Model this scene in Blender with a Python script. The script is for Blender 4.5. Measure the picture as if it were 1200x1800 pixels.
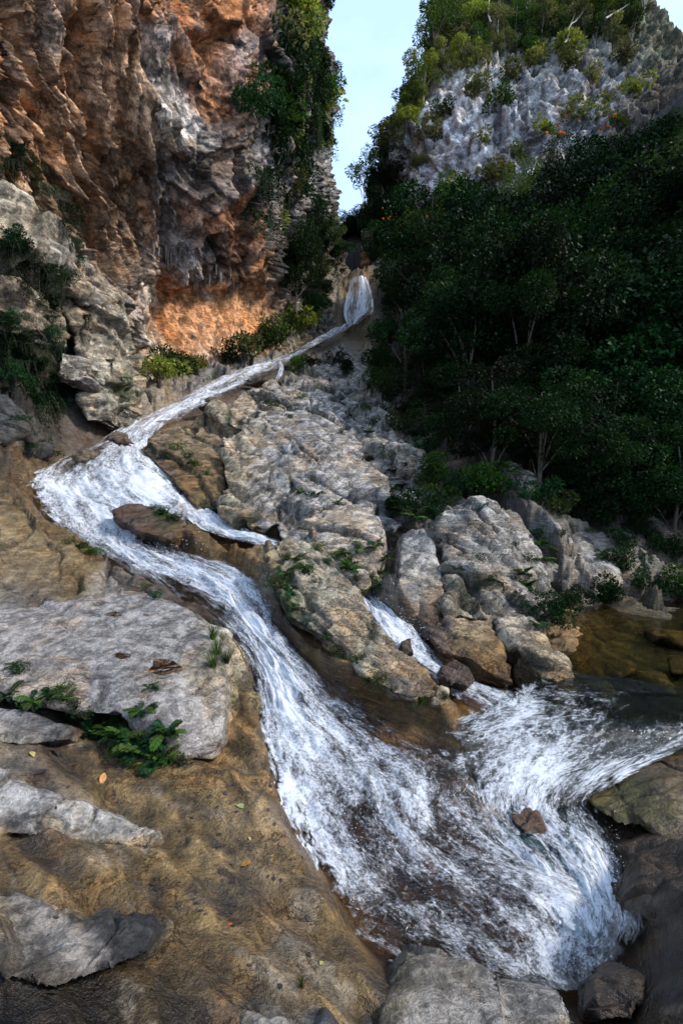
import bpy, bmesh, math, random
import numpy as np
from mathutils import Vector, Matrix

for o in list(bpy.data.objects):
    bpy.data.objects.remove(o, do_unlink=True)
SC = bpy.context.scene
COL = SC.collection
RNG = random.Random(7)
np.random.seed(7)

# ------------------------------------------------------------------ camera, sky, sun, exposure
CAMZ = 2.6
FPX = 850.0
PITCH = -math.atan(80.0 / FPX)
cam_data = bpy.data.cameras.new('camera')
cam_data.sensor_fit = 'VERTICAL'
cam_data.sensor_height = 36.0
cam_data.lens = 36.0 * FPX / 1800.0
cam_data.clip_start = 0.05
cam_data.clip_end = 2000.0
cam = bpy.data.objects.new('camera', cam_data)
cam.location = (0, 0, CAMZ)
cam.rotation_euler = (math.pi / 2 + PITCH, 0, 0)
COL.objects.link(cam)
SC.camera = cam

SUN_EL = math.radians(40)
SUN_AZ = math.radians(102)     # compass bearing from +Y (view direction), clockwise: behind and to the right
world = bpy.data.worlds.new('World')
SC.world = world
world.use_nodes = True
wn = world.node_tree.nodes
wl = world.node_tree.links
wn.clear()
w_out = wn.new('ShaderNodeOutputWorld')
w_bg = wn.new('ShaderNodeBackground')
w_sky = wn.new('ShaderNodeTexSky')
w_sky.sky_type = 'NISHITA'
w_sky.sun_disc = False
w_sky.sun_elevation = SUN_EL
w_sky.sun_rotation = SUN_AZ
w_sky.air_density = 1.0
w_sky.dust_density = 1.5
w_sky.ozone_density = 1.0
w_tc = wn.new('ShaderNodeTexCoord')
w_map = wn.new('ShaderNodeMapping')
w_map.inputs['Scale'].default_value = (1.0, 1.0, 2.2)
w_noise = wn.new('ShaderNodeTexNoise')
w_noise.inputs['Scale'].default_value = 3.4
w_noise.inputs['Detail'].default_value = 7.0
w_noise.inputs['Roughness'].default_value = 0.55
w_ramp = wn.new('ShaderNodeMapRange')
w_ramp.inputs['From Min'].default_value = 0.44
w_ramp.inputs['From Max'].default_value = 0.74
w_ramp.inputs['To Min'].default_value = 0.62
w_ramp.inputs['To Max'].default_value = 0.95
w_mix = wn.new('ShaderNodeMix')
w_mix.data_type = 'RGBA'
w_mix.inputs[7].default_value = (3.7, 5.2, 7.8, 1)
w_bg.inputs['Strength'].default_value = 0.11
wl.new(w_tc.outputs['Generated'], w_map.inputs['Vector'])
wl.new(w_map.outputs['Vector'], w_noise.inputs['Vector'])
wl.new(w_noise.outputs['Fac'], w_ramp.inputs['Value'])
wl.new(w_ramp.outputs['Result'], w_mix.inputs[0])
wl.new(w_sky.outputs['Color'], w_mix.inputs[6])
wl.new(w_mix.outputs[2], w_bg.inputs['Color'])
wl.new(w_bg.outputs['Background'], w_out.inputs['Surface'])

sun_data = bpy.data.lights.new('sun', 'SUN')
sun_data.energy = 2.0
sun_data.angle = math.radians(9)
sun_data.color = (1.0, 0.95, 0.88)
sun = bpy.data.objects.new('sun', sun_data)
COL.objects.link(sun)
sd = Vector((math.sin(SUN_AZ) * math.cos(SUN_EL), math.cos(SUN_AZ) * math.cos(SUN_EL), math.sin(SUN_EL)))
sun.rotation_euler = sd.to_track_quat('Z', 'Y').to_euler()
sun.location = sd * 200

SC.view_settings.view_transform = 'Standard'
SC.view_settings.look = 'None'
SC.view_settings.gamma = 1.0
SC.view_settings.use_curve_mapping = False
SC.view_settings.exposure = 1.2
SC.render.engine = 'CYCLES'
SC.cycles.max_bounces = 6
SC.cycles.transparent_max_bounces = 12
SC.cycles.diffuse_bounces = 2
SC.cycles.use_adaptive_sampling = True
SC.cycles.adaptive_threshold = 0.025
SC.cycles.use_denoising = True
SC.cycles.glossy_bounces = 2
SC.cycles.caustics_reflective = False
SC.cycles.caustics_refractive = False

# ------------------------------------------------------------------ numpy noise
from concurrent.futures import ThreadPoolExecutor
_POOL = ThreadPoolExecutor(4)
def _mixh(h):
    h ^= h >> np.uint32(13)
    h *= np.uint32(1274126177)
    h ^= h >> np.uint32(16)
    h *= np.uint32(2246822519)
    h ^= h >> np.uint32(15)
    return h
_G = np.array([[1,1,0],[-1,1,0],[1,-1,0],[-1,-1,0],[1,0,1],[-1,0,1],[1,0,-1],[-1,0,-1],
               [0,1,1],[0,-1,1],[0,1,-1],[0,-1,-1],[1,1,0],[-1,1,0],[0,-1,1],[0,-1,-1]], dtype=np.float32)
_GX, _GY, _GZ = (np.ascontiguousarray(_G[:, k]) for k in range(3))
def _perlin(P, seed):
    I = np.floor(P)
    F = P - I
    I = I.astype(np.int32).astype(np.uint32)
    U = F * F * F * (F * (F * 6 - 15) + 10)
    hx = I[:, 0] * np.uint32(374761393) + np.uint32((seed * 974634777) & 0xffffffff)
    hy = I[:, 1] * np.uint32(668265263); hz = I[:, 2] * np.uint32(2147483647)
    fx, fy, fz = (np.ascontiguousarray(F[:, k]) for k in range(3))
    ux, uy, uz = (np.ascontiguousarray(U[:, k]) for k in range(3))
    def corner(dx, dy, dz):
        h = hx + hy + hz + np.uint32((dx * 374761393 + dy * 668265263 + dz * 2147483647) & 0xffffffff)
        h = _mixh(h) & np.uint32(15)
        return _GX[h] * (fx - dx) + _GY[h] * (fy - dy) + _GZ[h] * (fz - dz)
    def yz(dx):
        a = corner(dx, 0, 0); a += (corner(dx, 0, 1) - a) * uz
        b = corner(dx, 1, 0); b += (corner(dx, 1, 1) - b) * uz
        a += (b - a) * uy
        return a
    a = yz(0); a += (yz(1) - a) * ux
    return a
def _par(fn, P, *args):
    n = len(P)
    if n < 20000: return [fn(P, *args)]
    k = max(4, n // 60000)
    return list(_POOL.map(lambda q: fn(q, *args), np.array_split(P, k)))
def perlin(P, seed=0):
    return np.concatenate(_par(_perlin, np.asarray(P, dtype=np.float32), seed))
def fbm(P, octv=4, gain=0.5, lac=2.03, seed=0, ridge=False):
    P = np.asarray(P, dtype=np.float32)
    a, s, tot = 1.0, 0, 0.0
    for k in range(octv):
        n = perlin(P, seed + k * 17)
        if ridge:
            n = 1 - 2 * np.abs(n)
        s = s + a * n
        tot += a
        a *= gain
        P = P * lac + 3.7
    return s / tot
def _worley(P, seed):
    I = np.floor(P); F = P - I
    I = I.astype(np.int32).astype(np.uint32)
    hx = I[:, 0] * np.uint32(374761393) + np.uint32((seed * 974634777) & 0xffffffff)
    hy = I[:, 1] * np.uint32(668265263); hz = I[:, 2] * np.uint32(2147483647)
    n = len(P)
    f1 = np.full(n, 9.0, np.float32); f2 = np.full(n, 9.0, np.float32); cid = np.zeros(n, np.float32); tl = np.zeros(n, np.float32)
    fx, fy, fz = (np.ascontiguousarray(F[:, k]) for k in range(3))
    k = np.float32(1 / 1023)
    for dx in (-1, 0, 1):
        for dy in (-1, 0, 1):
            for dz in (-1, 0, 1):
                h = _mixh(hx + hy + hz + np.uint32((dx * 374761393 + dy * 668265263 + dz * 2147483647) & 0xffffffff))
                ax = fx - dx - (h & np.uint32(1023)) * k
                ay = fy - dy - ((h >> np.uint32(10)) & np.uint32(1023)) * k
                az = fz - dz - ((h >> np.uint32(20)) & np.uint32(1023)) * k
                d = (ax * ax + ay * ay + az * az).astype(np.float32)
                near = d < f1
                f2 = np.where(near, f1, np.minimum(f2, d))
                cid = np.where(near, ((h >> np.uint32(7)) & np.uint32(4095)).astype(np.float32) / 4095, cid)
                g = h * np.uint32(2654435761)
                tilt = ax * ((g & np.uint32(255)) / 127.5 - 1) + ay * (((g >> np.uint32(8)) & np.uint32(255)) / 127.5 - 1) + az * (((g >> np.uint32(16)) & np.uint32(255)) / 127.5 - 1)
                tl = np.where(near, tilt.astype(np.float32), tl)
                f1 = np.where(near, d, f1)
    return np.stack([np.sqrt(f1), np.sqrt(f2), cid, tl])
def worley(P, seed=0):
    """F1, F2 and a random value of the nearest cell, 3D"""
    r = np.concatenate(_par(_worley, np.asarray(P, dtype=np.float32), seed), 1)
    return r[0], r[1], r[2]
def facets(P, seed=0, soft=0.05):
    """broken-rock relief: cells that are steps and tilted flats, and the joints between them"""
    r = np.concatenate(_par(_worley, np.asarray(P, dtype=np.float32), seed), 1)
    e = r[1] - r[0]
    return ((r[2] - 0.5) * 0.8 + r[3] * 1.1) * sstep(0.0, soft, e), 1 - sstep(0.0, 0.06, e)
def saw(t, edge=0.14):
    """overlapping beds: slow rise, quick drop"""
    f = t - np.floor(t)
    return np.where(f < 1 - edge, f / (1 - edge), (1 - f) / edge)
def basis(d, n):
    d = np.array(d, np.float32); d /= np.linalg.norm(d)
    n = np.array(n, np.float32); n -= d * (n @ d); n /= np.linalg.norm(n)
    return np.stack([d, np.cross(n, d), n])
def sstep(a, b, x):
    t = np.clip((x - a) / (b - a), 0, 1)
    return t * t * (3 - 2 * t)
def lerp(a, b, t):
    return a + (b - a) * t

# ------------------------------------------------------------------ picture ray <-> place
_cp, _sp = math.cos(PITCH), math.sin(PITCH)
def ray(px, py):
    X = (np.asarray(px, float) - 600) / FPX
    V = (900 - np.asarray(py, float)) / FPX
    dy = _cp - V * _sp
    dz = _sp + V * _cp
    return X / dy, dz / dy             # a = x/Y, s = (z-CAMZ)/Y
def at(px, py, Y):
    a, s = ray(px, py)
    Y = np.asarray(Y, float)
    return np.stack([a * Y, Y + 0 * a, CAMZ + s * Y], -1)
def project(P):
    x, y, z = P[..., 0], P[..., 1], P[..., 2] - CAMZ
    f = np.maximum(y * _cp + z * _sp, 1e-3)
    v = -y * _sp + z * _cp
    return 600 + FPX * x / f, 900 - FPX * v / f

class TPS:
    """smooth surface through scattered points"""
    def __init__(self, X, v, reg=1e-4):
        X = np.asarray(X, float); v = np.asarray(v, float)
        n = len(X)
        self.X = X
        r2 = ((X[:, None] - X[None])**2).sum(-1)
        K = np.where(r2 > 0, 0.5 * r2 * np.log(r2 + 1e-20), 0) + reg * np.eye(n)
        Pm = np.hstack([np.ones((n, 1)), X])
        A = np.zeros((n + 3, n + 3)); A[:n, :n] = K; A[:n, n:] = Pm; A[n:, :n] = Pm.T
        self.w = np.linalg.solve(A, np.hstack([v, np.zeros(3)]))
    def _ev(self, q):
        n = len(self.X)
        q = q.astype(np.float32)
        s = np.full(len(q), self.w[n]) + q @ self.w[n + 1:]
        X = self.X.astype(np.float32)
        for k in range(n):
            r2 = (q[:, 0] - X[k, 0])**2 + (q[:, 1] - X[k, 1])**2 + np.float32(1e-12)
            s += (0.5 * self.w[k]) * (r2 * np.log(r2))
        return s
    def __call__(self, Q):
        return np.concatenate(_par(self._ev, np.asarray(Q, float)))

# ------------------------------------------------------------------ objects
def tag(o, label=None, cat=None, group=None, kind=None):
    if label: o['label'] = label
    if cat: o['category'] = cat
    if group: o['group'] = group
    if kind: o['kind'] = kind
    return o
def link(o, parent=None):
    COL.objects.link(o)
    if parent is not None: o.parent = parent
    return o
def empty(name, loc=(0, 0, 0), rz=0.0, s=1.0):
    o = bpy.data.objects.new(name, None)
    o.empty_display_size = 0.2
    o.location = loc; o.rotation_euler = (0, 0, rz); o.scale = (s, s, s)
    return link(o)
def set_attr(me, name, arr, kind='FLOAT'):
    at_ = me.attributes.new(name, 'FLOAT_COLOR' if kind == 'COLOR' else 'FLOAT', 'POINT')
    if kind == 'COLOR':
        c = np.ones((len(arr), 4), np.float32); c[:, :3] = arr[:, :3]
        at_.data.foreach_set('color', c.ravel())
    else:
        at_.data.foreach_set('value', np.asarray(arr, np.float32))
def mesh_np(name, V, F, mat=None, smooth=True):
    """V (n,3), F (m,3|4)"""
    V = np.asarray(V, np.float32); F = np.asarray(F, np.int32)
    me = bpy.data.meshes.new(name)
    k = F.shape[1]
    me.vertices.add(len(V)); me.vertices.foreach_set('co', V.ravel())
    me.loops.add(F.size); me.loops.foreach_set('vertex_index', F.ravel())
    me.polygons.add(len(F))
    me.polygons.foreach_set('loop_start', np.arange(0, F.size, k, dtype=np.int32))
    me.polygons.foreach_set('loop_total', np.full(len(F), k, np.int32))
    if smooth: me.polygons.foreach_set('use_smooth', np.ones(len(F), bool))
    if mat: me.materials.append(mat)
    me.update(calc_edges=True)
    return me
def obj(name, me, parent=None):
    return link(bpy.data.objects.new(name, me), parent)
def grid_faces(nu, nv):
    i = np.arange(nu - 1)[:, None] * nv + np.arange(nv - 1)[None]
    i = i.ravel()
    return np.stack([i, i + nv, i + nv + 1, i + 1], -1)
def grid_normals(P):
    du = np.gradient(P, axis=0); dv = np.gradient(P, axis=1)
    n = np.cross(du, dv)
    return n / (np.linalg.norm(n, axis=-1, keepdims=True) + 1e-9)

# ------------------------------------------------------------------ materials
class NT:
    def __init__(self, name):
        self.m = bpy.data.materials.new(name); self.m.use_nodes = True
        self.t = self.m.node_tree; self.t.nodes.clear()
        self.out = self.n('OutputMaterial')
    def n(self, typ, **kw):
        nd = self.t.nodes.new('ShaderNode' + typ)
        for k, v in kw.items():
            if k.startswith('_'): setattr(nd, k[1:], v)
            else: self.i(nd, k, v)
        return nd
    def i(self, nd, k, v):
        key = int(k[1:]) if (k[0] == 'i' and k[1:].isdigit()) else k.replace('__', ' ')
        s = nd.inputs[key]
        if hasattr(v, 'is_output'): self.t.links.new(v, s)
        else: s.default_value = v
    def math(self, op, a, b=0.0, c=None):
        nd = self.n('Math', _operation=op)
        self.i(nd, 'i0', a); self.i(nd, 'i1', b)
        if c is not None: self.i(nd, 'i2', c)
        return nd.outputs[0]
    def mix(self, fac, a, b, mode='MIX'):
        nd = self.n('Mix', _data_type='RGBA', _blend_type=mode)
        self.i(nd, 'i0', fac); self.i(nd, 'i6', a); self.i(nd, 'i7', b)
        return nd.outputs[2]
    def rng(self, v, a, b, c=0.0, d=1.0, smooth=False):
        nd = self.n('MapRange')
        if smooth: nd.interpolation_type = 'SMOOTHSTEP'
        for k, x in zip(range(5), (v, a, b, c, d)): self.i(nd, 'i%d' % k, x)
        return nd.outputs[0]
    def attr(self, name):
        return self.n('Attribute', _attribute_name=name)
    def noise(self, vec, scale, detail=5.0, rough=0.6, dist=0.0):
        nd = self.n('TexNoise', Scale=scale, Detail=detail, Roughness=rough, Distortion=dist)
        self.t.links.new(vec, nd.inputs['Vector'])
        return nd.outputs['Fac']
    def mapping(self, vec, scale=(1, 1, 1), rot=(0, 0, 0)):
        nd = self.n('Mapping', Scale=scale, Rotation=rot)
        self.t.links.new(vec, nd.inputs['Vector'])
        return nd.outputs[0]
    def done(self, sh):
        self.t.links.new(sh, self.out.inputs['Surface'])
        return self.m

def rock_material(name, sc=1.0, bump=0.6, strata_rot=(0.5, 0.6, 0.3), strata=0.5, rough=0.8, pits=0.5, lines=0.7, lines2=1.0, st_sc=1.0, dist=0.3, con=1.0):
    """grain, stains, hairline joints and fine bedding on rock; the kind of rock comes from the Col attribute, wetness from wet"""
    t = NT(name)
    tc = t.n('TexCoord').outputs['Object']
    base = t.attr('Col').outputs['Color']
    wet = t.attr('wet').outputs['Fac']
    mid = t.noise(tc, 4.0 * sc, 6, 0.76, dist)
    fine = t.noise(tc, 30 * sc, 3, 0.75)
    st = t.noise(t.mapping(tc, (1.5 * sc * st_sc, 1.5 * sc * st_sc, 13 * sc * st_sc), strata_rot), 1.0, 5, 0.68, dist * 2)
    big = t.noise(tc, 1.1 * sc, 4, 0.65, 0.6)
    # hairline joints: where the bedding noise crosses a level
    j1 = t.math('ABSOLUTE', t.math('SUBTRACT', st, 0.5))
    j2 = t.math('ABSOLUTE', t.math('SUBTRACT', mid, 0.47))
    jt = t.math('MAXIMUM', t.math('MULTIPLY', t.rng(j1, 0.003, 0.018, 1, 0, True), t.rng(big, 0.46, 0.58, 0, 1, True)),
                t.math('MULTIPLY', t.rng(j2, 0.002, 0.014, 1, 0, True), t.rng(big, 0.54, 0.44, 0, 0.8 * lines2, True)))
    v = t.math('MULTIPLY', t.rng(mid, 0.36, 0.66, 1 - 0.58 * con, 1 + 0.42 * con, True), t.rng(fine, 0.3, 0.7, 0.6, 1.4))
    v = t.math('MULTIPLY', v, t.rng(st, 0.32, 0.68, 1 - 0.5 * strata, 1 + 0.45 * strata))
    v = t.math('MULTIPLY', v, t.math('SUBTRACT', 1.0, t.math('MULTIPLY', jt, lines)))
    vv = t.n('CombineXYZ', X=v, Y=v, Z=v).outputs[0]
    c = t.mix(1.0, base, vv, 'MULTIPLY')
    stain = t.rng(big, 0.48, 0.66, 0, 0.7, True)
    c = t.mix(stain, c, t.mix(1.0, c, (1.22, 0.96, 0.68, 1), 'MULTIPLY'))
    grime = t.rng(t.math('ADD', t.math('MULTIPLY', mid, 0.5), t.math('MULTIPLY', big, 0.5)), 0.38, 0.46, 0.65 * con, 0, True)
    c = t.mix(grime, c, t.mix(1.0, c, (0.33, 0.33, 0.35, 1), 'MULTIPLY'))
    wv2 = t.math('MULTIPLY', wet, t.rng(mid, 0.2, 0.6, 0.7, 1.0))
    c = t.mix(wv2, c, t.mix(1.0, c, (0.62, 0.55, 0.48, 1), 'MULTIPLY'))
    r = t.math('SUBTRACT', rough, t.math('MULTIPLY', wv2, rough - 0.28))
    h = t.math('ADD', t.math('MULTIPLY', mid, 0.75), t.math('MULTIPLY', fine, 0.14 + 0.1 * pits))
    h = t.math('ADD', h, t.math('MULTIPLY', st, 0.6 * strata))
    h = t.math('SUBTRACT', h, t.math('MULTIPLY', jt, 0.22))
    b = t.n('Bump', Strength=bump, Distance=0.14 / sc, Height=h)
    p = t.n('BsdfPrincipled', Base__Color=c, Roughness=r, Normal=b.outputs[0])
    p.inputs['Specular IOR Level'].default_value = 0.35
    return t.done(p.outputs[0])
# ------------------------------------------------------------------ the lie of the land
GP = [
 # near rock the photographer stands on
 (0,1800,1.6),(300,1800,1.75),(600,1790,1.95),(650,1680,2.4),(0,1600,2.15),(300,1600,2.45),(540,1600,2.62),(150,1700,1.95),(450,1700,2.15),
 (0,1400,3.1),(150,1420,3.15),(300,1400,3.4),(470,1400,3.55),(400,1270,4.5),(150,1290,4.1),(0,1270,4.0),(440,1210,5.0),(-150,1350,3.0),
 (600,2400,1.15),(0,2400,0.95),(1200,2400,1.1),(-500,1700,1.6),(-500,1300,3.2),(-500,1000,6),(-500,800,9),(-500,600,12),(1000,2000,1.6),(300,2100,1.3),
 # left bank above the boulder
 (0,1180,5.0),(200,1180,5.2),(350,1120,5.7),(0,1040,6.3),(200,1040,6.6),(100,1000,7.3),(30,960,7.9),(0,900,9.0),(70,930,8.8),(0,830,10.6),(40,800,11.8),
 (0,760,11.6),(30,700,12.4),(100,775,13.4),(180,750,15.7),(215,735,17),(150,700,16),(-150,850,9),(-150,700,11.5),
 # bed of the main chute
 (640,1640,2.62),(760,1690,2.5),(900,1650,2.66),(1050,1690,2.5),(600,1550,2.93),(560,1460,3.3),(700,1450,3.35),(850,1480,3.25),(1000,1500,3.15),(1080,1580,2.85),
 (520,1380,3.7),(660,1340,3.95),(800,1360,3.8),(490,1300,4.2),(600,1250,4.6),(470,1230,4.75),(540,1190,5.1),(480,1110,5.9),(440,1140,5.6),(500,1120,5.85),
 (430,1050,6.9),(400,1070,6.6),(460,1040,7.0),(350,1000,8.1),(300,1030,7.4),(230,930,9.9),(170,950,9.4),(120,890,10.8),(150,840,12),(300,860,11.6),(230,790,13.8),(340,900,10.6),
 (280,735,17.2),(330,705,19.6),(420,665,25),(360,690,21.5),(500,630,31),(560,600,37),(600,577,42),
 (410,930,9.6),(480,943,8.9),(330,960,8.8),
 # fall and the slot behind it
 (625,572,43),(612,560,43.3),(650,545,43.6),(632,486,45.2),(600,500,45.5),(660,490,45.5),(630,478,49),(600,470,54),(640,455,56),(700,430,58),(596,402,72),(640,398,72),(560,405,75),(600,420,115),(750,420,115),(450,420,115),
 # ground below the orange hollow
 (240,690,19.5),(300,665,23),(400,640,27),(240,650,22.5),(350,650,25.5),(480,600,34),(550,575,40),(150,640,21),
 # big rock slope between the stream and the jungle
 (350,760,15.6),(310,800,14),(400,830,12.4),(370,880,11.2),(460,860,11.3),(500,930,9.4),(560,860,11),(480,780,14),(420,740,17),(560,740,17),(500,700,20.5),(600,700,20.5),
 (640,780,14.8),(620,860,11.2),(690,850,12),(720,800,14),(600,650,27),(640,610,33),(560,660,25.5),(520,960,8.6),(620,960,8.6),(660,930,9.4),
 # tongue between the two chutes
 (600,1000,7.5),(560,1060,6.6),(610,1090,6.1),(560,1130,5.75),(640,1170,5.15),(700,1210,4.75),(770,1230,4.5),(810,1260,4.3),(760,1280,4.25),(650,1230,4.7),
 # second chute and basin
 (640,1050,7.1),(690,1090,6.35),(740,1150,5.6),(800,1195,5.05),(880,1220,4.85),(900,1300,4.25),(860,1390,3.75),(1000,1330,4.1),(960,1420,3.6),(1060,1430,3.5),
 # pool bed
 (1000,1150,6.0),(1100,1110,6.85),(1200,1100,7.1),(1100,1200,5.2),(1200,1220,4.95),(1150,1300,4.13),(1350,1150,6.0),(1350,1250,4.6),(960,1200,5.2),
 # bank right
 (700,1000,7.8),(690,960,8.3),(770,1110,6.2),(830,1160,5.55),(900,1140,5.8),(830,1010,7.6),(830,900,9.8),(930,1000,8.2),(960,1080,7.2),(1000,1000,8.8),(1040,1040,8.6),
 (720,930,9.2),(900,920,10),(1000,930,10.8),(1100,960,10.6),(1200,1000,9.9),(1150,1050,8.2),(1200,1060,8.0),
 # right shore stones in front
 (1200,1420,3.35),(1150,1480,3.05),(1120,1600,2.55),(1200,1600,2.35),(1100,1720,2.2),(1200,1750,1.95),(1000,1760,2.1),(750,1770,2.05),(1500,1500,2.4),(1500,1100,7.6),
 # jungle slope
 (750,850,12.6),(850,850,12.6),(1000,880,12.4),(1200,930,11.6),(760,760,16.2),(900,780,15),(1050,800,14.6),(1200,830,13.4),(700,700,22),(820,700,19),(1000,700,17.6),(1200,700,15.8),
 (680,620,33),(760,600,28),(900,600,23.5),(1100,580,20),(1200,560,19),(700,520,41),(800,500,36),(950,480,30),(1200,420,23),(760,440,48),(900,400,42),(1050,330,36),(1250,230,25),
 (800,400,56),(950,330,54),(1150,220,46),(1500,900,11),(1500,600,13.5),(1600,200,17),(1600,420,14.5),(1500,-50,20),  # last points: unseen slope past the right edge, raised to shade the jungle
]
SUNK = {*range(107, 129), *range(129, 139), *range(158, 176)}
GP = [(x, y, d * (1.09 if i_ in SUNK else 1.0)) for i_, (x, y, d) in enumerate(GP)]
GP = np.array(GP, float)
GW = at(GP[:, 0], GP[:, 1], GP[:, 2])
def qcoord(x, y):
    Y1 = np.maximum(y, -0.9) + 1.5
    return np.stack([x / Y1, 0.9 * np.log(Y1)], -1)
_gt = TPS(qcoord(GW[:, 0], GW[:, 1]), (GW[:, 2] - CAMZ) / (GW[:, 1] + 1.5), 2e-5)
def H0_raw(x, y):
    Y1 = np.maximum(y, -0.9) + 1.5
    return CAMZ + _gt(qcoord(x, y)) * Y1
# table of H0 for quick look-ups: rows a = x/Y1, columns log Y1
_NA, _NL = 420, 520
_A = np.linspace(-1.9, 1.9, _NA); _L = np.linspace(math.log(0.5), math.log(130), _NL)
_aa, _ll = np.meshgrid(_A, _L, indexing='ij')
_Y1 = np.exp(_ll)
_HT = H0_raw((_aa * _Y1).ravel(), (_Y1 - 1.5).ravel()).reshape(_NA, _NL)
_HT = np.clip(_HT, -1.5, 70)
def H0(x, y):
    Y1 = np.maximum(np.asarray(y, float) + 1.5, 0.5)
    fa = np.clip((np.asarray(x, float) / Y1 - _A[0]) / (_A[1] - _A[0]), 0, _NA - 1.001)
    fl = np.clip((np.log(Y1) - _L[0]) / (_L[1] - _L[0]), 0, _NL - 1.001)
    i = fa.astype(int); j = fl.astype(int); u = fa - i; v = fl - j
    return ((_HT[i, j] * (1 - u) + _HT[i + 1, j] * u) * (1 - v) + (_HT[i, j + 1] * (1 - u) + _HT[i + 1, j + 1] * u) * v)
_YS = np.exp(np.linspace(math.log(1.0), math.log(75), 420))
def hit(px, py, lift=0.0):
    """where the sight line through a pixel first meets the land"""
    px = np.atleast_1d(np.asarray(px, float)); py = np.atleast_1d(np.asarray(py, float))
    out = np.zeros((len(px), 3))
    for k in range(0, len(px), 4000):
        a, s = ray(px[k:k + 4000], py[k:k + 4000])
        X = a[:, None] * _YS[None]
        d = H0(X, np.broadcast_to(_YS[None], X.shape)) - (CAMZ + s[:, None] * _YS[None])
        below = d > 0
        j = np.where(below.any(1), below.argmax(1), len(_YS) - 1)
        j = np.maximum(j, 1); r = np.arange(len(j))
        d0, d1 = d[r, j - 1], d[r, j]
        t = np.clip(d0 / (d0 - d1 + 1e-9), 0, 1)
        Y = _YS[j - 1] + t * (_YS[j] - _YS[j - 1])
        P = np.stack([a * Y, Y, H0(a * Y, Y) + lift], -1)
        out[k:k + 4000] = P
    return out

# ------------------------------------------------------------------ water courses (bank lines)
# each section: left bank, right bank, foam at five places across
MAIN = [
 ((225,742),(322,716),(.55,.9,.95,.9,.6)),
 ((165,775),(268,762),(.25,.5,.8,.95,.8)),
 ((85,815),(262,800),(.75,.35,.75,1,.9)),
 ((66,845),(298,838),(.95,.85,.95,1,1)),
 ((78,875),(345,882),(.8,.9,.95,1,1)),
 ((110,915),(340,906),(.6,1,.85,.45,.35)),
 ((150,950),(300,945),(.35,1,.9,.35,.2)),
 ((205,985),(345,968),(.2,.85,1,.75,.4)),
 ((258,1018),(408,990),(.1,.45,.95,1,.75)),
 ((318,1050),(452,1028),(.1,.3,.85,1,.8)),
 ((380,1088),(482,1082),(.1,.55,1,1,.5)),
 ((428,1140),(520,1128),(.35,.9,1,.8,.2)),
 ((452,1200),(574,1178),(.6,1,.95,.6,.10)),
 ((464,1255),(640,1226),(.85,1,.85,.45,.06)),
 ((482,1315),(735,1278),(.95,.9,.72,.40,.04)),
 ((512,1390),(822,1335),(1,.58,.8,.45,.05)),
 ((552,1470),(850,1405),(1,.28,.68,.5,.2)),
 ((600,1555),(930,1480),(.7,.28,.45,.65,.7)),
 ((638,1615),(1050,1545),(.4,.25,.3,.85,.95)),
 ((690,1662),(1100,1620),(.45,.2,.5,1,.4)),
 ((770,1705),(1085,1692),(.3,.2,.6,.7,.2)),
 ((830,1738),(1110,1742),(.05,.05,.15,.2,.05)),
]
BRANCH = [
 ((300,868),(340,850),(.9,1,1,1,.9)),
 ((335,905),(352,878),(.9,1,1,1,.9)),
 ((370,925),(392,902),(.7,1,1,1,.8)),
 ((415,940),(432,922),(.6,1,1,.9,.6)),
 ((462,950),(485,937),(.5,.9,1,.8,.4)),
 ((485,955),(498,943),(.1,.3,.4,.3,.1)),
]
UPPER = [
 ((572,592),(622,572),(0.68,0.85,0.85,0.85,0.51)),
 ((548,608),(602,590),(0.77,0.85,0.85,0.85,0.42)),
 ((522,624),(566,608),(0.77,0.77,0.42,0.81,0.42)),
 ((496,638),(534,626),(0.77,0.77,0.34,0.81,0.51)),
 ((466,650),(508,642),(0.77,0.85,0.68,0.68,0.42)),
 ((418,662),(490,658),(0.68,0.85,0.85,0.68,0.26)),
 ((372,682),(456,678),(0.59,0.85,0.85,0.59,0.17)),
 ((342,698),(415,695),(0.68,0.85,0.85,0.68,0.26)),
 ((296,714),(372,712),(0.59,0.81,0.77,0.77,0.42)),
 ((235,738),(338,726),(0.51,0.77,0.77,0.68,0.42)),
 ((215,752),(318,738),(0.34,0.59,0.77,0.68,0.34)),
]
TRICKLE = [
 ((484,646),(492,643),(.7,1,1,1,.7)),
 ((490,658),(499,655),(.6,1,.9,1,.6)),
 ((487,672),(497,670),(.5,1,.6,1,.4)),
 ((482,686),(490,685),(.2,.8,.4,.6,.1)),
]
SIDE = [
 ((622,1030),(640,1026),(.6,.9,1,.9,.6)),
 ((636,1070),(690,1066),(.9,1,1,1,.8)),
 ((652,1105),(735,1100),(.95,1,1,1,.85)),
 ((690,1142),(765,1138),(.9,.8,.95,1,.7)),
 ((735,1172),(800,1168),(.5,.4,.9,1,.6)),
 ((785,1200),(862,1192),(.5,.8,.9,.6,.3)),
 ((830,1232),(930,1215),(.2,.45,.75,.6,.3)),
 ((850,1262),(990,1238),(.3,.5,.6,.5,.5)),
]
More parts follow.
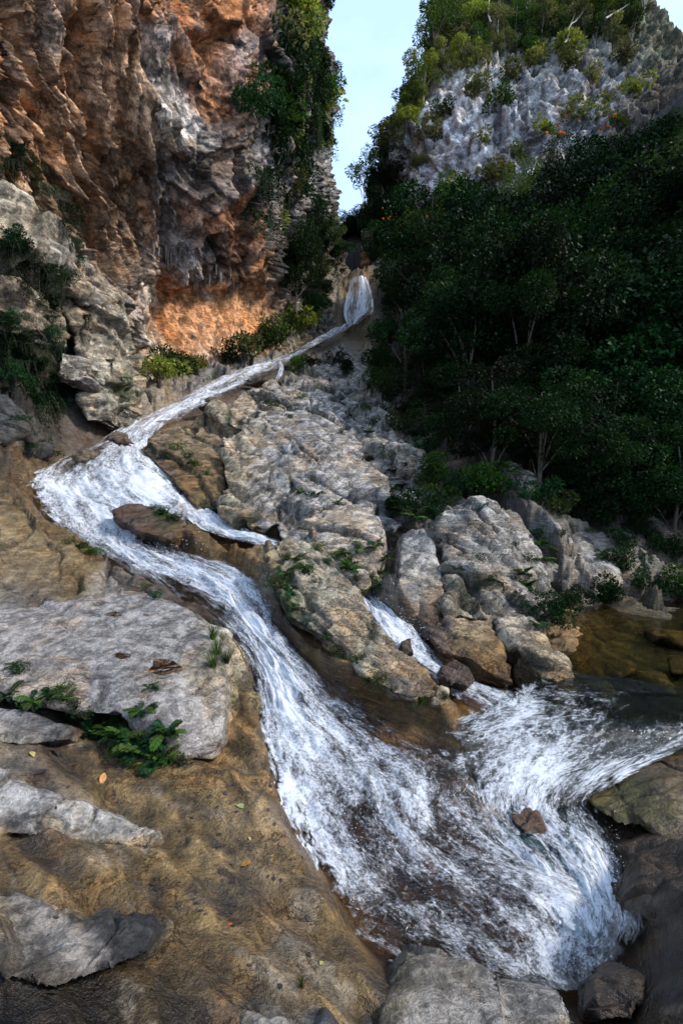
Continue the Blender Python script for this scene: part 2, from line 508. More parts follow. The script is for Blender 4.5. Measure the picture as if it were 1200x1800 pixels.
BASIN = [
 ((868,1220),(985,1208),(.2,.3,.2,.05,.0)),
 ((838,1250),(1120,1244),(.45,.7,.4,.05,.0)),
 ((824,1272),(1230,1268),(.4,.8,.35,.08,.04)),
 ((815,1295),(1230,1296),(.3,.85,.4,.06,.04)),
 ((822,1330),(1220,1332),(.3,.9,.45,.38,.2)),
 ((835,1372),(1090,1368),(.5,1,.95,.6,.9)),
 ((850,1412),(1030,1400),(.8,.6,.9,.45,.2)),
 ((870,1455),(1050,1440),(.6,.2,.85,.6,.25)),
 ((910,1500),(1085,1490),(.8,.4,.75,.85,.35)),
 ((950,1545),(1110,1550),(1,.95,.85,.95,.25)),
 ((985,1600),(1125,1610),(1,.85,.85,.8,.15)),
 ((1000,1655),(1110,1665),(.6,.45,.35,.3,.1)),
]
def cat_rom(Pts, n):
    P = np.asarray(Pts, float)
    P = np.vstack([2 * P[0] - P[1], P, 2 * P[-1] - P[-2]])
    m = len(P) - 3
    t = np.linspace(0, m - 1e-6, n); i = t.astype(int); f = (t - i)[:, None]
    p0, p1, p2, p3 = P[i], P[i + 1], P[i + 2], P[i + 3]
    return 0.5 * (2 * p1 + (p2 - p0) * f + (2 * p0 - 5 * p1 + 4 * p2 - p3) * f**2 + (3 * p1 - p0 - 3 * p2 + p3) * f**3)
def course(sec, ns, nu, pad=0.22):
    """lay a water course on the land: world grid, foam grid, u, v"""
    Lp = cat_rom([s[0] for s in sec], ns); Rp = cat_rom([s[1] for s in sec], ns); Fo = cat_rom([s[2] for s in sec], ns)
    u = np.linspace(-pad, 1 + pad, nu)
    PX = Lp[:, None, 0] + (Rp - Lp)[:, None, 0] * u[None]
    PY = Lp[:, None, 1] + (Rp - Lp)[:, None, 1] * u[None]
    W = hit(PX.ravel(), PY.ravel()).reshape(ns, nu, 3)
    fk = np.clip(u, 0, 1) * 4; i = np.minimum(fk.astype(int), 3); f = fk - i
    FO = Fo[:, i] * (1 - f) + Fo[:, i + 1] * f
    return W, np.clip(FO, 0, 1), u
COURSES = {}
for nm, sec, ns, nu in (('main', MAIN, 520, 130), ('branch', BRANCH, 90, 36), ('upper', UPPER, 260, 44), ('trickle', TRICKLE, 50, 14), ('side', SIDE, 190, 60), ('basin', BASIN, 230, 120)):
    COURSES[nm] = course(sec, ns, nu)
# samples of channel centre / half width, for the bed
_cs = []
for nm, (W, FO, u) in COURSES.items():
    inner = (u > -0.001) & (u < 1.001)
    Wi = W[::3][:, inner]
    c = Wi.mean(1); hw = 0.5 * np.linalg.norm(Wi[:, 0, :2] - Wi[:, -1, :2], axis=1)
    _cs.append(np.column_stack([c[:, 0], c[:, 1], hw]))
    # also quarter points so that wide bends are well covered
    for f in (0.2, 0.8):
        k = int(f * (Wi.shape[1] - 1)); _cs.append(np.column_stack([Wi[:, k, 0], Wi[:, k, 1], hw * 0.42]))
_cs = np.vstack(_cs)
def _chan(Q):
    x = np.ascontiguousarray(Q[:, 0]); y = np.ascontiguousarray(Q[:, 1])
    out = np.full(len(x), 81.0, np.float32)
    for cx, cy, hw in _cs.astype(np.float32):
        np.minimum(out, ((x - cx)**2 + (y - cy)**2) / (hw * hw), out=out)
    return np.sqrt(out)
def channel(x, y):
    """distance from the water's axis in half widths"""
    return np.concatenate(_par(_chan, np.stack([x, y], -1).astype(np.float32)))

# ------------------------------------------------------------------ colours of rock by place, some shade painted in
GREY = (.30,.275,.25); PALE = (.43,.385,.32); TAN = (.36,.27,.155); ALGAE = (.29,.20,.085); OCHRE = (.36,.225,.085); WETB = (.11,.072,.05)
DARK = (.06,.052,.048); SOIL = (.045,.035,.022); CREAM = (.52,.42,.28); BLUEG = (.22,.23,.25)
GC = [
 (60,1500,110,ALGAE),(300,1450,120,ALGAE),(450,1450,110,TAN),(350,1350,70,ALGAE),(480,1320,50,TAN),(550,1580,70,ALGAE),(300,1600,90,ALGAE),(450,1700,90,ALGAE),(100,1300,60,(.12,.085,.05)),
 (60,1270,40,BLUEG),(420,1560,36,DARK),(380,1300,40,OCHRE),
 (60,1420,52,GREY),(150,1440,45,PALE),(225,1460,32,GREY),(60,1480,30,DARK),(120,1500,30,DARK),(30,1385,30,GREY),(320,1400,24,DARK),
 (60,1640,50,GREY),(120,1660,36,BLUEG),(190,1610,34,DARK),(260,1630,40,DARK),(20,1750,110,(.02,.015,.01)),(110,1710,70,(.05,.036,.02)),(330,1690,50,(.11,.08,.04)),(120,1780,60,(.025,.02,.012)),(200,1760,60,(.06,.042,.022)),(300,1770,50,(.07,.05,.025)),(20,1540,40,(.06,.045,.03)),(360,1720,30,DARK),(460,1780,60,(.16,.13,.1)),  # near-black entries paint the shade of the lower left corner into the rock
 (560,1690,40,DARK),(600,1650,40,ALGAE),(500,1650,30,BLUEG),(620,1740,60,ALGAE),(640,1780,40,DARK),
 (20,1000,70,TAN),(60,960,60,(.25,.17,.08)),(120,1000,50,ALGAE),(60,900,60,ALGAE),(10,870,50,(.2,.15,.09)),(140,960,40,ALGAE),(40,1050,40,DARK),(200,1020,40,PALE),(30,1090,50,GREY),
 (60,800,40,TAN),(30,740,60,DARK),(120,740,40,GREY),(200,730,30,OCHRE),(200,1100,70,GREY),
 (170,780,60,WETB),(300,790,45,(.24,.155,.07)),(260,780,30,WETB),(340,830,45,TAN),(330,760,40,TAN),(400,860,40,CREAM),(430,830,45,CREAM),(390,800,40,CREAM),(440,880,45,GREY),(480,900,40,GREY),(350,880,36,ALGAE),(450,925,40,ALGAE),
 (540,800,90,GREY),(480,740,60,GREY),(420,730,40,CREAM),(430,700,40,GREY),(560,700,70,PALE),(620,760,70,PALE),(600,860,70,GREY),(540,880,60,GREY),(690,790,50,PALE),(740,800,40,PALE),(660,880,50,PALE),(600,930,40,GREY),
 (520,650,40,(.33,.29,.23)),(600,620,40,PALE),(560,620,30,PALE),(630,590,30,TAN),(590,540,30,TAN),(610,500,20,OCHRE),(540,560,40,(.3,.24,.16)),
 (230,700,30,PALE),(270,690,30,CREAM),(330,670,40,GREY),(280,650,40,(.42,.32,.22)),(400,650,40,GREY),
 (540,960,40,PALE),(500,950,30,CREAM),(560,1030,50,PALE),(600,1100,50,PALE),(460,970,36,TAN),(430,970,36,OCHRE),(350,945,36,ALGAE),(300,940,40,WETB),(560,1150,32,OCHRE),(620,1200,34,OCHRE),(700,1240,40,OCHRE),(780,1265,36,OCHRE),(660,1150,40,TAN),
 (480,1160,50,WETB),(560,1220,50,WETB),(700,1320,70,WETB),(780,1330,50,WETB),(350,1050,40,WETB),(240,1000,40,WETB),(650,1450,120,WETB),(800,1580,100,WETB),(900,1500,120,WETB),(950,1350,90,WETB),(700,1650,60,WETB),
 (720,1130,30,WETB),(800,1100,40,TAN),(780,1050,50,GREY),(850,1180,40,OCHRE),(820,1150,40,OCHRE),(760,1120,24,WETB),(880,1210,40,OCHRE),(940,1160,40,TAN),(850,960,80,PALE),(960,980,60,GREY),(1040,1000,60,PALE),
 (1000,1120,60,(.45,.28,.12)),(1100,1120,50,(.24,.15,.06)),(1080,1180,50,(.14,.11,.05)),(1170,1140,60,(.10,.085,.04)),(1150,1200,90,(.07,.075,.04)),(1080,1250,60,(.04,.055,.045)),(1090,1300,50,(.03,.055,.05)),(1170,1290,50,(.03,.055,.05)),(1000,1230,60,(.16,.1,.045)),  # darker green entries stand in for light lost in deeper water
 (1120,960,50,PALE),(1150,1000,40,(.3,.24,.17)),(1180,1040,40,SOIL),
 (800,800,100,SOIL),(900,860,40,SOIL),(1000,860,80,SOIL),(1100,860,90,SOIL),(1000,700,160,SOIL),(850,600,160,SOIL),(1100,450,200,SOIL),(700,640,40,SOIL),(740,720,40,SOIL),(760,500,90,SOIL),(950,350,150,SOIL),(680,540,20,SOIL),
 (1120,1650,70,(.10,.065,.035)),(1180,1550,60,(.05,.036,.022)),(1100,1750,60,(.09,.06,.03)),(1000,1720,50,(.14,.09,.04)),(880,1710,40,ALGAE),(1180,1700,60,(.04,.03,.02)),(1070,1620,40,WETB),  # darkest entries paint the lower right corner's shade into the rock
 (640,450,30,(.015,.014,.012)),(615,440,30,(.015,.014,.012)),(600,410,30,(.02,.025,.012)),(655,440,10,OCHRE),  # near-black entries paint the slot's deep shade into the ground colour
]
def _cf(Q, ctl):
    C = np.array([c[3] for c in ctl], np.float32)
    acc = np.zeros((len(Q), 3), np.float32); ws = np.full(len(Q), 1e-9, np.float32)
    px = np.ascontiguousarray(Q[:, 0]); py = np.ascontiguousarray(Q[:, 1])
    for (cx, cy, r, _), col in zip(ctl, C):
        d2 = ((px - cx)**2 + (py - cy)**2) * np.float32(1 / (r * r))
        w = np.exp(np.maximum(-d2, -40) * np.float32(1.1)) + np.float32(1e-5) / (np.float32(0.2) + d2 * d2)
        acc += w[:, None] * col; ws += w
    return acc / ws[:, None] 
def colour_field(px, py, ctl, k=0.78):
    return np.float32(k) * np.concatenate(_par(_cf, np.stack([px, py], -1).astype(np.float32), ctl))

# ------------------------------------------------------------------ ground sheet
NA_, NL_ = 720, 800
ga = np.concatenate([np.linspace(-1.9, -0.8, 50, endpoint=False), np.linspace(-0.8, 0.8, NA_ - 100, endpoint=False), np.linspace(0.8, 1.9, 50)])
gl = np.linspace(math.log(0.55), math.log(125), NL_)
aa, ll = np.meshgrid(ga, gl, indexing='ij')
Y1 = np.exp(ll)
GX = (aa * Y1).ravel(); GY = (Y1 - 1.5).ravel()
GZ = H0(GX, GY)
ch = channel(GX, GY)
GXY = np.stack([GX, GY, GZ], -1)
gpx, gpy = project(GXY)
off = sstep(0.86, 1.28, ch)      # 0 in the channel, 1 on dry rock
amp = np.clip(0.028 * (GY + 0.6), 0.045, 0.42).astype(np.float32)
def rot(P, ax, ay, az):
    M = np.array(Matrix.Rotation(ax, 3, 'X') @ Matrix.Rotation(ay, 3, 'Y') @ Matrix.Rotation(az, 3, 'Z'), dtype=np.float32)
    return P.astype(np.float32) @ M.T
warp = np.stack([fbm(GXY * 0.5, 3, seed=3), fbm(GXY * 0.5 + 9, 3, seed=4), fbm(GXY * 0.5 + 19, 3, seed=5)], -1)
B = GXY.astype(np.float32) @ basis((.62, -.72, -.3), (.2, -.35, .9)).T      # along the beds, across them, out of the face
n1 = fbm(GXY * 0.55, 4, 0.5, seed=21)
n2 = fbm(GXY * 2.6, 4, 0.6, seed=22)
fa, ca = facets(B * np.array([.22, .55, .5], np.float32) + warp * 0.8, 11)
fb, cb = facets(B * np.array([.7, 1.6, 1.4], np.float32) + warp * 0.9, 12)
fc, cc_ = facets(B * np.array([2.2, 4.6, 4.0], np.float32) + warp * 0.9, 13)
sw = saw(B[:, 1] * 0.62 + warp[:, 0] * 0.9 + 0.15 * n1) - 0.5
near = 1 - sstep(4.2, 7.5, GY)        # smooth water-worn rock close by
mid_dz = amp * (0.7 * n1 + 0.15 * n2 + 1.5 * fa + 0.42 * fb + 0.14 * fc + 1.0 * sw - 0.5 * ca - 0.25 * cb)
N_ = GXY.astype(np.float32) @ basis((.80, -.58, -.16), (-.1, -.15, .98)).T
wn2 = fbm(GXY * 1.3 + 5, 3, 0.5, seed=26)
s1 = saw(N_[:, 1] * 1.15 + 0.55 * wn2 + 0.25 * warp[:, 1], 0.42)
s2 = saw(N_[:, 1] * 3.7 + 0.9 * wn2 + 0.5 * warp[:, 2], 0.45)
fd, cd = facets(N_ * np.array([1.1, 2.6, 2.2], np.float32) + warp * 1.2, 14, 0.4)
near_dz = 0.12 * fbm(GXY * 0.9, 3, 0.5, seed=24) + 0.13 * (s1 - 0.5) * sstep(-0.15, 0.3, warp[:, 0] + 0.1) + 0.030 * (s2 - 0.5) + 0.05 * fd + 0.012 * n2 + 0.008 * fbm(GXY * 11, 3, 0.6, seed=27)
dz = mid_dz * (1 - near) + near_dz * near
lip = np.exp(-((ch - 1.22) / 0.22)**2) * np.clip(0.022 * GY, 0.03, 0.3) * (1 - 0.8 * sstep(13, 20, GY))
bed = -np.clip(0.042 * GY, 0.13, 0.8) + amp * (0.25 * n2 + 0.2 * fb)
dz = dz * off + bed * (1 - off) + lip * (0.6 + 0.8 * n1)
crack = ca; crack2 = np.maximum(cb, cd * near * 0.6)
# pool hollow, pot holes on the near rock
pool_in = sstep(985, 1060, gpx + 0.25 * (gpy - 1150)) * sstep(1062, 1100, gpy) * (1 - sstep(1285, 1345, gpy)) * (GY > 3.6)
dz = dz * (1 - pool_in) + pool_in * (-0.27 + 0.12 * n1 + 0.10 * fb)
hole = np.exp(-(((gpx - 684) / 16)**2 + ((gpy - 965) / 34)**2)) * (GY < 14)
dz = dz - hole * 1.1
slot = np.exp(-((gpx - 622) / 20)**2) * sstep(46.3, 48, GY) * (1 - sstep(54, 60, GY))
dz = dz - slot * 6.0
GZ2 = GZ + dz
GXY[:, 2] = GZ2
# albedo
jx = fbm(GXY * (2.2 / np.maximum(GY, 1.2))[:, None].astype(np.float32) * 2.5, 4, 0.6, seed=31)
jy = fbm(GXY * (2.2 / np.maximum(GY, 1.2))[:, None].astype(np.float32) * 2.5 + 40, 4, 0.6, seed=32)
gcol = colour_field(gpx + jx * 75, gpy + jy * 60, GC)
wet = np.clip(1.25 - sstep(0.9, 1.9, ch), 0, 1) * (1 - sstep(14, 20, GY) * 0.6)
gcol = gcol * (1 - (0.5 * np.maximum(crack2, crack * (1 - near)) * off)[:, None])
# moss in the joints of the rock slope
moss = (sstep(0.2, 0.8, crack) * sstep(0.02, 0.25, n1 + 0.2 * n2) * off * sstep(7, 9, GY))[:, None]
gcol = gcol * (1 - moss) + np.array([.035, .055, .02], np.float32) * moss
# worn pale and blue-black patches with ragged edges on the near rock
pt = fbm(N_ * np.array([1.6, 3.4, 2.0], np.float32) + warp * 0.8, 5, 0.62, seed=35)
dkp = sstep(0.16, 0.22, pt) * near * off * 0.55
plp = sstep(0.20, 0.27, -pt + 0.3 * n2) * near * off * 0.65
gcol = gcol * (1 - dkp)[:, None] + np.array([.055, .052, .055], np.float32) * dkp[:, None]
gcol = gcol * (1 - plp)[:, None] + np.array([.27, .235, .18], np.float32) * plp[:, None]
gcol *= (0.78 + 0.5 * sstep(0.15, 0.75, s2) * near + 0.22 * (1 - near))[:, None]
wet = np.maximum(wet, near * (0.78 + 0.22 * dkp))
M_GROUND = rock_material('bed_rock', 1.5, 0.9, strata=0.95, lines2=0.0, lines=0.5, con=0.6, strata_rot=(0.2, 1.1, 0.7), st_sc=1.6, dist=0.08)
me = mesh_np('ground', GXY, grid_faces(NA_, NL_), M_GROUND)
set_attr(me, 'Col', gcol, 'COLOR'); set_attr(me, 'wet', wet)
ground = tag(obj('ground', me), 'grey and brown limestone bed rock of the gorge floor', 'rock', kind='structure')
_GRID = GXY.reshape(NA_, NL_, 3)
def Zg(x, y):
    """height of the finished ground"""
    Y1 = max(y + 1.5, 0.56)
    fa = np.interp(x / Y1, ga, np.arange(NA_)); fl = (math.log(Y1) - gl[0]) / (gl[1] - gl[0])
    i = int(min(max(fa, 0), NA_ - 2)); j = int(min(max(fl, 0), NL_ - 2)); u = fa - i; v = fl - j
    Z = _GRID[..., 2]
    return float((Z[i, j] * (1 - u) + Z[i + 1, j] * u) * (1 - v) + (Z[i, j + 1] * (1 - u) + Z[i + 1, j + 1] * u) * v)

_GCOL = gcol.reshape(NA_, NL_, 3)
def ground_at(x, y):
    """height and colour of the finished ground, many points"""
    Y1 = np.maximum(y + 1.5, 0.56)
    i = np.clip(np.interp(x / Y1, ga, np.arange(NA_)), 0, NA_ - 1).astype(int); j = np.clip((np.log(Y1) - gl[0]) / (gl[1] - gl[0]), 0, NL_ - 1).astype(int)
    return _GRID[i, j, 2], _GCOL[i, j]
# ------------------------------------------------------------------ cliffs: walls with their own overhangs
def wall_sheet(pts, silx, side, nu, nv, top, bot, far, back):
    """a rock wall through the points; at its free edge (silx) it turns away from the stream by `back` metres"""
    pts = np.array(pts, float)
    t = TPS(np.stack([pts[:, 0] / 300, pts[:, 1] / 300], -1), np.log(pts[:, 2]), 1e-4)
    v = np.linspace(0, 1, nv); py = top + (bot - top) * v
    sx = np.interp(py, [p[0] for p in silx], [p[1] for p in silx])
    nb = nu // 7
    u = np.linspace(0, 1, nu - nb)
    PX = far + (sx[None] - far) * u[:, None]
    PY = np.broadcast_to(py[None], PX.shape)
    Y = np.exp(t(np.stack([PX.ravel() / 300, PY.ravel() / 300], -1))).reshape(PX.shape)
    P = at(PX, PY, Y)
    tt = (np.arange(1, nb + 1) / nb)[:, None]
    edge = P[-1][None]
    ofs = np.zeros((nb, nv, 3)); ang = tt * 1.6
    ofs[..., 1] = back * tt**1.2
    ofs[..., 0] = -side * back * 0.55 * (1 - np.cos(ang)) - side * 0
    Q = np.concatenate([P, edge + ofs], 0)
    PXf = np.concatenate([PX, np.repeat(PX[-1:], nb, 0)], 0); PYf = np.broadcast_to(py[None], PXf.shape)
    return Q, PXf, PYf

LC = [(200,650,24.5),(300,650,27),(400,640,30),(480,610,34),(560,560,42),(600,480,47),
 (240,580,25.4),(300,570,27.4),(370,570,29.4),(460,560,33),(280,510,27),(370,510,29.6),(440,510,31.8),(470,500,32.2),
 (225,440,22.7),(290,450,25.2),(340,455,27),(420,470,30),(475,440,31),(215,560,22.6),(222,500,22.2),
 (200,350,21),(300,350,22.5),(400,350,25.4),(480,350,30),(550,350,38),(575,400,42),(540,450,39),
 (100,300,18),(250,250,20.5),(400,250,24.5),(500,250,30),(560,250,38),
 (0,250,15),(0,100,14),(150,100,17),(300,100,20),(420,100,23.5),(500,100,28.5),(560,100,37),
 (0,-100,14),(200,-100,17.5),(400,-100,23),(550,-100,36),
 (-300,300,11),(-300,0,11),(-300,-400,12.5),(100,-400,18),(400,-400,24.5),(550,-400,37),(-300,600,12),(-100,500,16),(50,450,18.5),(150,550,21),(100,650,19.5),(-300,800,12),(200,760,24),(450,700,33),
 (-700,300,7.5),(-700,-300,8),(-700,800,8.5),(200,-800,21),(500,-800,33)]
LS = [(-900,600),(-100,560),(0,566),(100,572),(200,574),(300,576),(380,588),(440,600),(480,603),(560,600),(760,600)]
Q, PXc, PYc = wall_sheet(LC, LS, 1, 620, 640, -760, 760, -700, 26)
nu_, nv_ = PXc.shape
N = grid_normals(Q)
tocam = np.array([0, 0, CAMZ]) - Q
N *= np.sign((N * tocam).sum(-1, keepdims=True) + 1e-9)
Pf = Q.reshape(-1, 3).astype(np.float32); pxf = PXc.ravel(); pyf = PYc.ravel()
D = np.linalg.norm(Pf - np.array([0, 0, CAMZ], np.float32), axis=1)
wv = np.stack([fbm(Pf * 0.16, 3, seed=41), fbm(Pf * 0.16 + 7, 3, seed=42), fbm(Pf * 0.16 + 17, 3, seed=43)], -1)
# inclined beds dip down to the right on the face; vertical draperies near the corner
cx = Pf[:, 1] * 0.85 + Pf[:, 0] * 0.4; cz = Pf[:, 2]
th = np.interp(pxf, [-700, 100, 300, 420, 500], [0.75, 0.85, 1.0, 1.35, 1.5]).astype(np.float32)
s_al = cx * np.cos(th) - cz * np.sin(th); s_ac = cx * np.sin(th) + cz * np.cos(th)
drap = sstep(330, 470, pxf + 0.15 * (200 - pyf))
bedP = np.stack([s_al * 0.13, s_ac * 0.95, Pf[:, 0] * 0.2], -1) + wv * 1.3
r1 = fbm(bedP, 5, 0.58, seed=51, ridge=True)
r2 = fbm(bedP * np.array([2.2, 2.6, 2], np.float32), 4, 0.6, seed=52, ridge=True)
f1, f2, cid = worley(bedP * np.array([2.6, 0.9, 1], np.float32) + wv, 53)
lump = fbm(Pf * 0.22, 4, 0.5, seed=54)
fine = fbm(Pf * 1.7, 4, 0.6, seed=55)
fl1 = fbm(np.stack([Pf[:, 0] * 1.1 + Pf[:, 1] * 0.9, Pf[:, 2] * 0.10, Pf[:, 1] * 0.2], -1) + wv * 0.8, 5, 0.62, seed=56, ridge=True)
swc = saw(s_ac * 0.34 + wv[:, 0] * 1.4 + 0.2 * lump, 0.16) - 0.5
swf = saw(s_ac * 1.25 + wv[:, 1] * 2.0, 0.25) - 0.5
fcl, ccl = facets(bedP * np.array([3.0, 1.3, 1.6], np.float32), 57)
cave = sstep(225, 262, pxf) * (1 - sstep(455, 490, pxf)) * sstep(470, 520, pyf) * (1 - sstep(640, 690, pyf))
rough = 1 - 0.82 * cave
disp = rough * (0.85 * lump + (1 - 0.8 * drap) * (1.15 * swc + 0.34 * swf) + 0.55 * fcl + 0.95 * (r1 - 0.45) * (1 - 0.6 * drap) + 0.6 * (r2 - 0.4) * (1 - 0.5 * drap) + 0.7 * (cid - 0.5) * sstep(0, .25, f2 - f1) * (1 - 0.5 * drap) + 0.9 * drap * (fl1 - 0.4)) + 0.22 * fine * rough
disp += cave * (0.10 * fbm(bedP * 3, 4, 0.6, seed=58, ridge=True))
Pd = Pf + N.reshape(-1, 3) * disp[:, None]
hang = [] # albedo
OR = (.45,.18,.06); BR = (.36,.185,.085); WH = (.50,.45,.39); BK = (.045,.045,.05); GY_ = (.26,.25,.25); ORX = (.50,.235,.105); PK = (.50,.36,.25)
CC = [(50,50,50,(.16,.10,.06)),(40,160,70,BR),(150,60,70,BR),(130,200,70,BR),(210,130,60,(.30,.17,.085)),(90,270,60,BR),(180,300,60,(.30,.175,.09)),(230,60,40,OR),(215,30,28,BK),(220,90,24,BK),
 (280,80,36,WH),(250,130,36,(.40,.3,.2)),(290,170,40,WH),(310,220,40,WH),(270,250,36,(.36,.27,.19)),(330,250,30,WH),(330,160,24,BK),(285,140,14,BK),(340,90,40,OR),(370,150,40,OR),(350,40,40,OR),(400,60,40,OR),(380,200,36,OR),
 (420,100,26,GY_),(410,160,26,GY_),(430,40,30,OR),(440,150,30,OR),(440,230,40,(.2,.17,.14)),(470,80,40,BK),(460,300,40,GY_),(520,100,50,(.10,.10,.09)),(500,200,40,(.16,.15,.14)),(540,260,30,(.32,.31,.31)),(560,200,20,GY_),(480,380,30,GY_),(540,60,30,(.15,.15,.14)),(510,320,40,(.17,.16,.15)),(560,330,30,(.2,.19,.18)),
 (240,300,40,(.22,.13,.075)),(290,300,40,(.09,.07,.06)),(330,330,40,(.10,.09,.085)),(380,340,40,(.08,.075,.075)),(400,300,30,(.28,.17,.1)),(350,370,30,OR),(420,390,30,OR),(440,400,26,ORX),(300,400,40,(.40,.34,.31)),(320,430,36,(.38,.33,.31)),(290,440,26,(.33,.28,.25)),(360,440,26,BK),(400,440,30,(.2,.13,.09)),(420,430,24,OR),(350,470,26,(.36,.31,.28)),
 (200,380,40,(.33,.2,.11)),(180,420,36,BR),(230,420,30,(.34,.21,.12)),(225,480,30,(.36,.25,.16)),(225,520,26,WH),(240,500,20,WH),(235,560,22,(.55,.5,.44)),(200,560,30,(.38,.29,.2)),(270,390,30,BR),
 (300,520,45,ORX),(360,540,45,ORX),(420,540,45,(.52,.27,.125)),(300,580,40,(.42,.19,.075)),(360,590,40,ORX),(430,580,36,ORX),(260,600,30,PK),(300,630,30,PK),(360,630,36,PK),(420,620,30,(.42,.25,.13)),(280,500,26,(.36,.15,.06)),(460,520,20,BR),
 (240,650,40,(.45,.37,.3)),(500,520,40,(.14,.12,.1)),(540,540,40,(.2,.17,.13)),(500,590,30,(.25,.2,.14)),(570,500,30,(.16,.13,.09)),(520,440,40,SOIL),(570,420,30,SOIL),(150,640,60,GREY),(80,420,60,(.2,.14,.08)),(60,340,50,(.16,.12,.07)),(-200,300,200,BR),(100,-200,200,BR),(400,-200,150,OR)]
jx = fbm(bedP * 1.3, 4, 0.6, seed=61); jy = fbm(bedP * 1.3 + 30, 4, 0.6, seed=62)
sc_ = np.clip(D / 25, .6, 2)
ccol = colour_field(pxf + jx * 70, pyf + jy * 90, CC, 1.55)
stre = fbm(np.stack([Pf[:, 0] * 0.8 + Pf[:, 1] * 0.7, Pf[:, 2] * 0.05, Pf[:, 1] * 0.1], -1) + wv * 0.5, 5, 0.6, seed=63)
blk = sstep(0.08, 0.22, stre + 0.1 * lump) * (1 - cave) * (0.25 + 0.6 * sstep(220, 420, pxf))
wht = sstep(0.15, 0.4, r1 - 0.35 + 0.6 * fine) * (1 - cave) * 0.45
ccol = ccol * (1 - wht[:, None]) + (ccol * 0.35 + np.array([.30, .26, .22], np.float32)) * wht[:, None]
ccol = ccol * (1 - 0.75 * blk[:, None]) + np.array([.05, .05, .052], np.float32) * 0.75 * blk[:, None]
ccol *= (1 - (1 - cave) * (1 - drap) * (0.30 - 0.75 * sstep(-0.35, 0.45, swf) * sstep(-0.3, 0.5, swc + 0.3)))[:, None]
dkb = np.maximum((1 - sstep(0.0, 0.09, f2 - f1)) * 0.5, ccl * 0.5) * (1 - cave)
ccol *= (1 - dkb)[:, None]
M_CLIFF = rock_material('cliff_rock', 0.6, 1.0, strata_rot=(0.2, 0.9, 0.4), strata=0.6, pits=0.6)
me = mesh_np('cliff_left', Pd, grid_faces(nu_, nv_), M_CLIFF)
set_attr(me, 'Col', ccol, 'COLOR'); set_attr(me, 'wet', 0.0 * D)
cliff_left = tag(obj('cliff_left', me), 'tall overhanging orange and grey limestone cliff with a hollow at its foot', 'cliff', kind='structure')
_LQ = Pd.reshape(nu_, nv_, 3); _LPX, _LPY = project(_LQ)
_LN = grid_normals(_LQ); _LN *= np.sign((_LN * (np.array([0, 0, CAMZ]) - _LQ)).sum(-1, keepdims=True))
def on_sheet(Qs, PXs, PYs, Ns, px, py):
    d = (PXs - px)**2 + (PYs - py)**2
    D = np.linalg.norm(Qs, axis=-1)
    d = d + np.where(d < 60, D * 0.02, 0)
    i = np.unravel_index(np.argmin(d), d.shape)
    return Vector(Qs[i]), Vector(Ns[i])
def on_left(px, py): return on_sheet(_LQ[:530], _LPX[:530], _LPY[:530], _LN[:530], px, py)

# right-hand cliff and hill
RC = [(700,380,60),(720,250,62),(800,300,58),(850,150,61),(1000,150,58),(1000,300,55),(1100,150,58),(900,380,55),(650,500,56),(800,500,53),(1000,500,50),(1300,500,45),(640,420,60),(620,470,57),
 (720,150,66),(800,60,70),(900,60,69),(1050,50,66),(1150,80,64),(760,0,76),(900,-80,82),(1050,-80,80),(680,300,64),(660,350,63),(800,-300,100),(1100,-300,98),(1400,200,50),(1600,300,45),(1600,0,60)]
RS = [(-420,790),(0,775),(100,752),(180,705),(290,668),(380,640),(430,648),(600,640)]
Q, PXc, PYc = wall_sheet(RC, RS, -1, 420, 420, -320, 600, 1500, 30)
# the hill falls away on its far side, right of the summit
nu2, nv2 = PXc.shape
N = grid_normals(Q); tocam = np.array([0, 0, CAMZ]) - Q
N *= np.sign((N * tocam).sum(-1, keepdims=True) + 1e-9)
Pf = Q.reshape(-1, 3).astype(np.float32); pxf = PXc.ravel(); pyf = PYc.ravel()
capz = np.interp(pxf, [1080, 1140, 1180, 1260, 1500], [200, 62, 56, 48, 44])
topn = fbm(Pf * 0.08, 3, seed=70) * 2
Pf[:, 2] = np.where(Pf[:, 2] > capz + topn, capz + topn - 0.2 * (Pf[:, 2] - capz), Pf[:, 2])
wv = np.stack([fbm(Pf * 0.09, 3, seed=71), fbm(Pf * 0.09 + 7, 3, seed=72), fbm(Pf * 0.09 + 17, 3, seed=73)], -1)
bp = np.stack([Pf[:, 0] * 0.35 + Pf[:, 2] * 0.16, Pf[:, 2] * 0.28 - Pf[:, 0] * 0.2, Pf[:, 1] * 0.2], -1) + wv * 1.2
f1, f2, cid = worley(bp * np.array([2.4, 0.9, 1.4], np.float32), 74)
rd = fbm(bp * 1.5, 5, 0.62, seed=75, ridge=True)
disp = 1.1 * fbm(Pf * 0.13, 4, 0.5, seed=76) + 1.1 * (cid - 0.5) * sstep(0, .3, f2 - f1) + 1.3 * (rd - 0.4) + 0.3 * fbm(Pf * 1.2, 3, 0.6, seed=77)
Pd = Pf + N.reshape(-1, 3) * disp[:, None]
RCC = [(850,250,130,(.36,.35,.345)),(780,200,40,(.42,.40,.37)),(1000,180,80,(.20,.20,.20)),(900,330,60,(.42,.40,.37)),(750,330,50,(.30,.295,.29)),(820,160,40,(.40,.37,.33)),(1050,120,50,(.15,.15,.14)),(720,280,40,(.24,.235,.23)),
 (800,40,90,(.07,.075,.03)),(950,60,100,(.075,.07,.035)),(700,220,50,(.06,.07,.03)),(660,330,40,(.04,.045,.02)),(640,440,18,(.30,.16,.08)),(655,470,16,(.34,.19,.09)),(700,450,60,SOIL),(900,480,150,SOIL),(1200,300,150,SOIL),(1100,60,60,(.06,.06,.03))]
jx = fbm(Pf * 0.3, 4, 0.6, seed=81); jy = fbm(Pf * 0.3 + 30, 4, 0.6, seed=82)
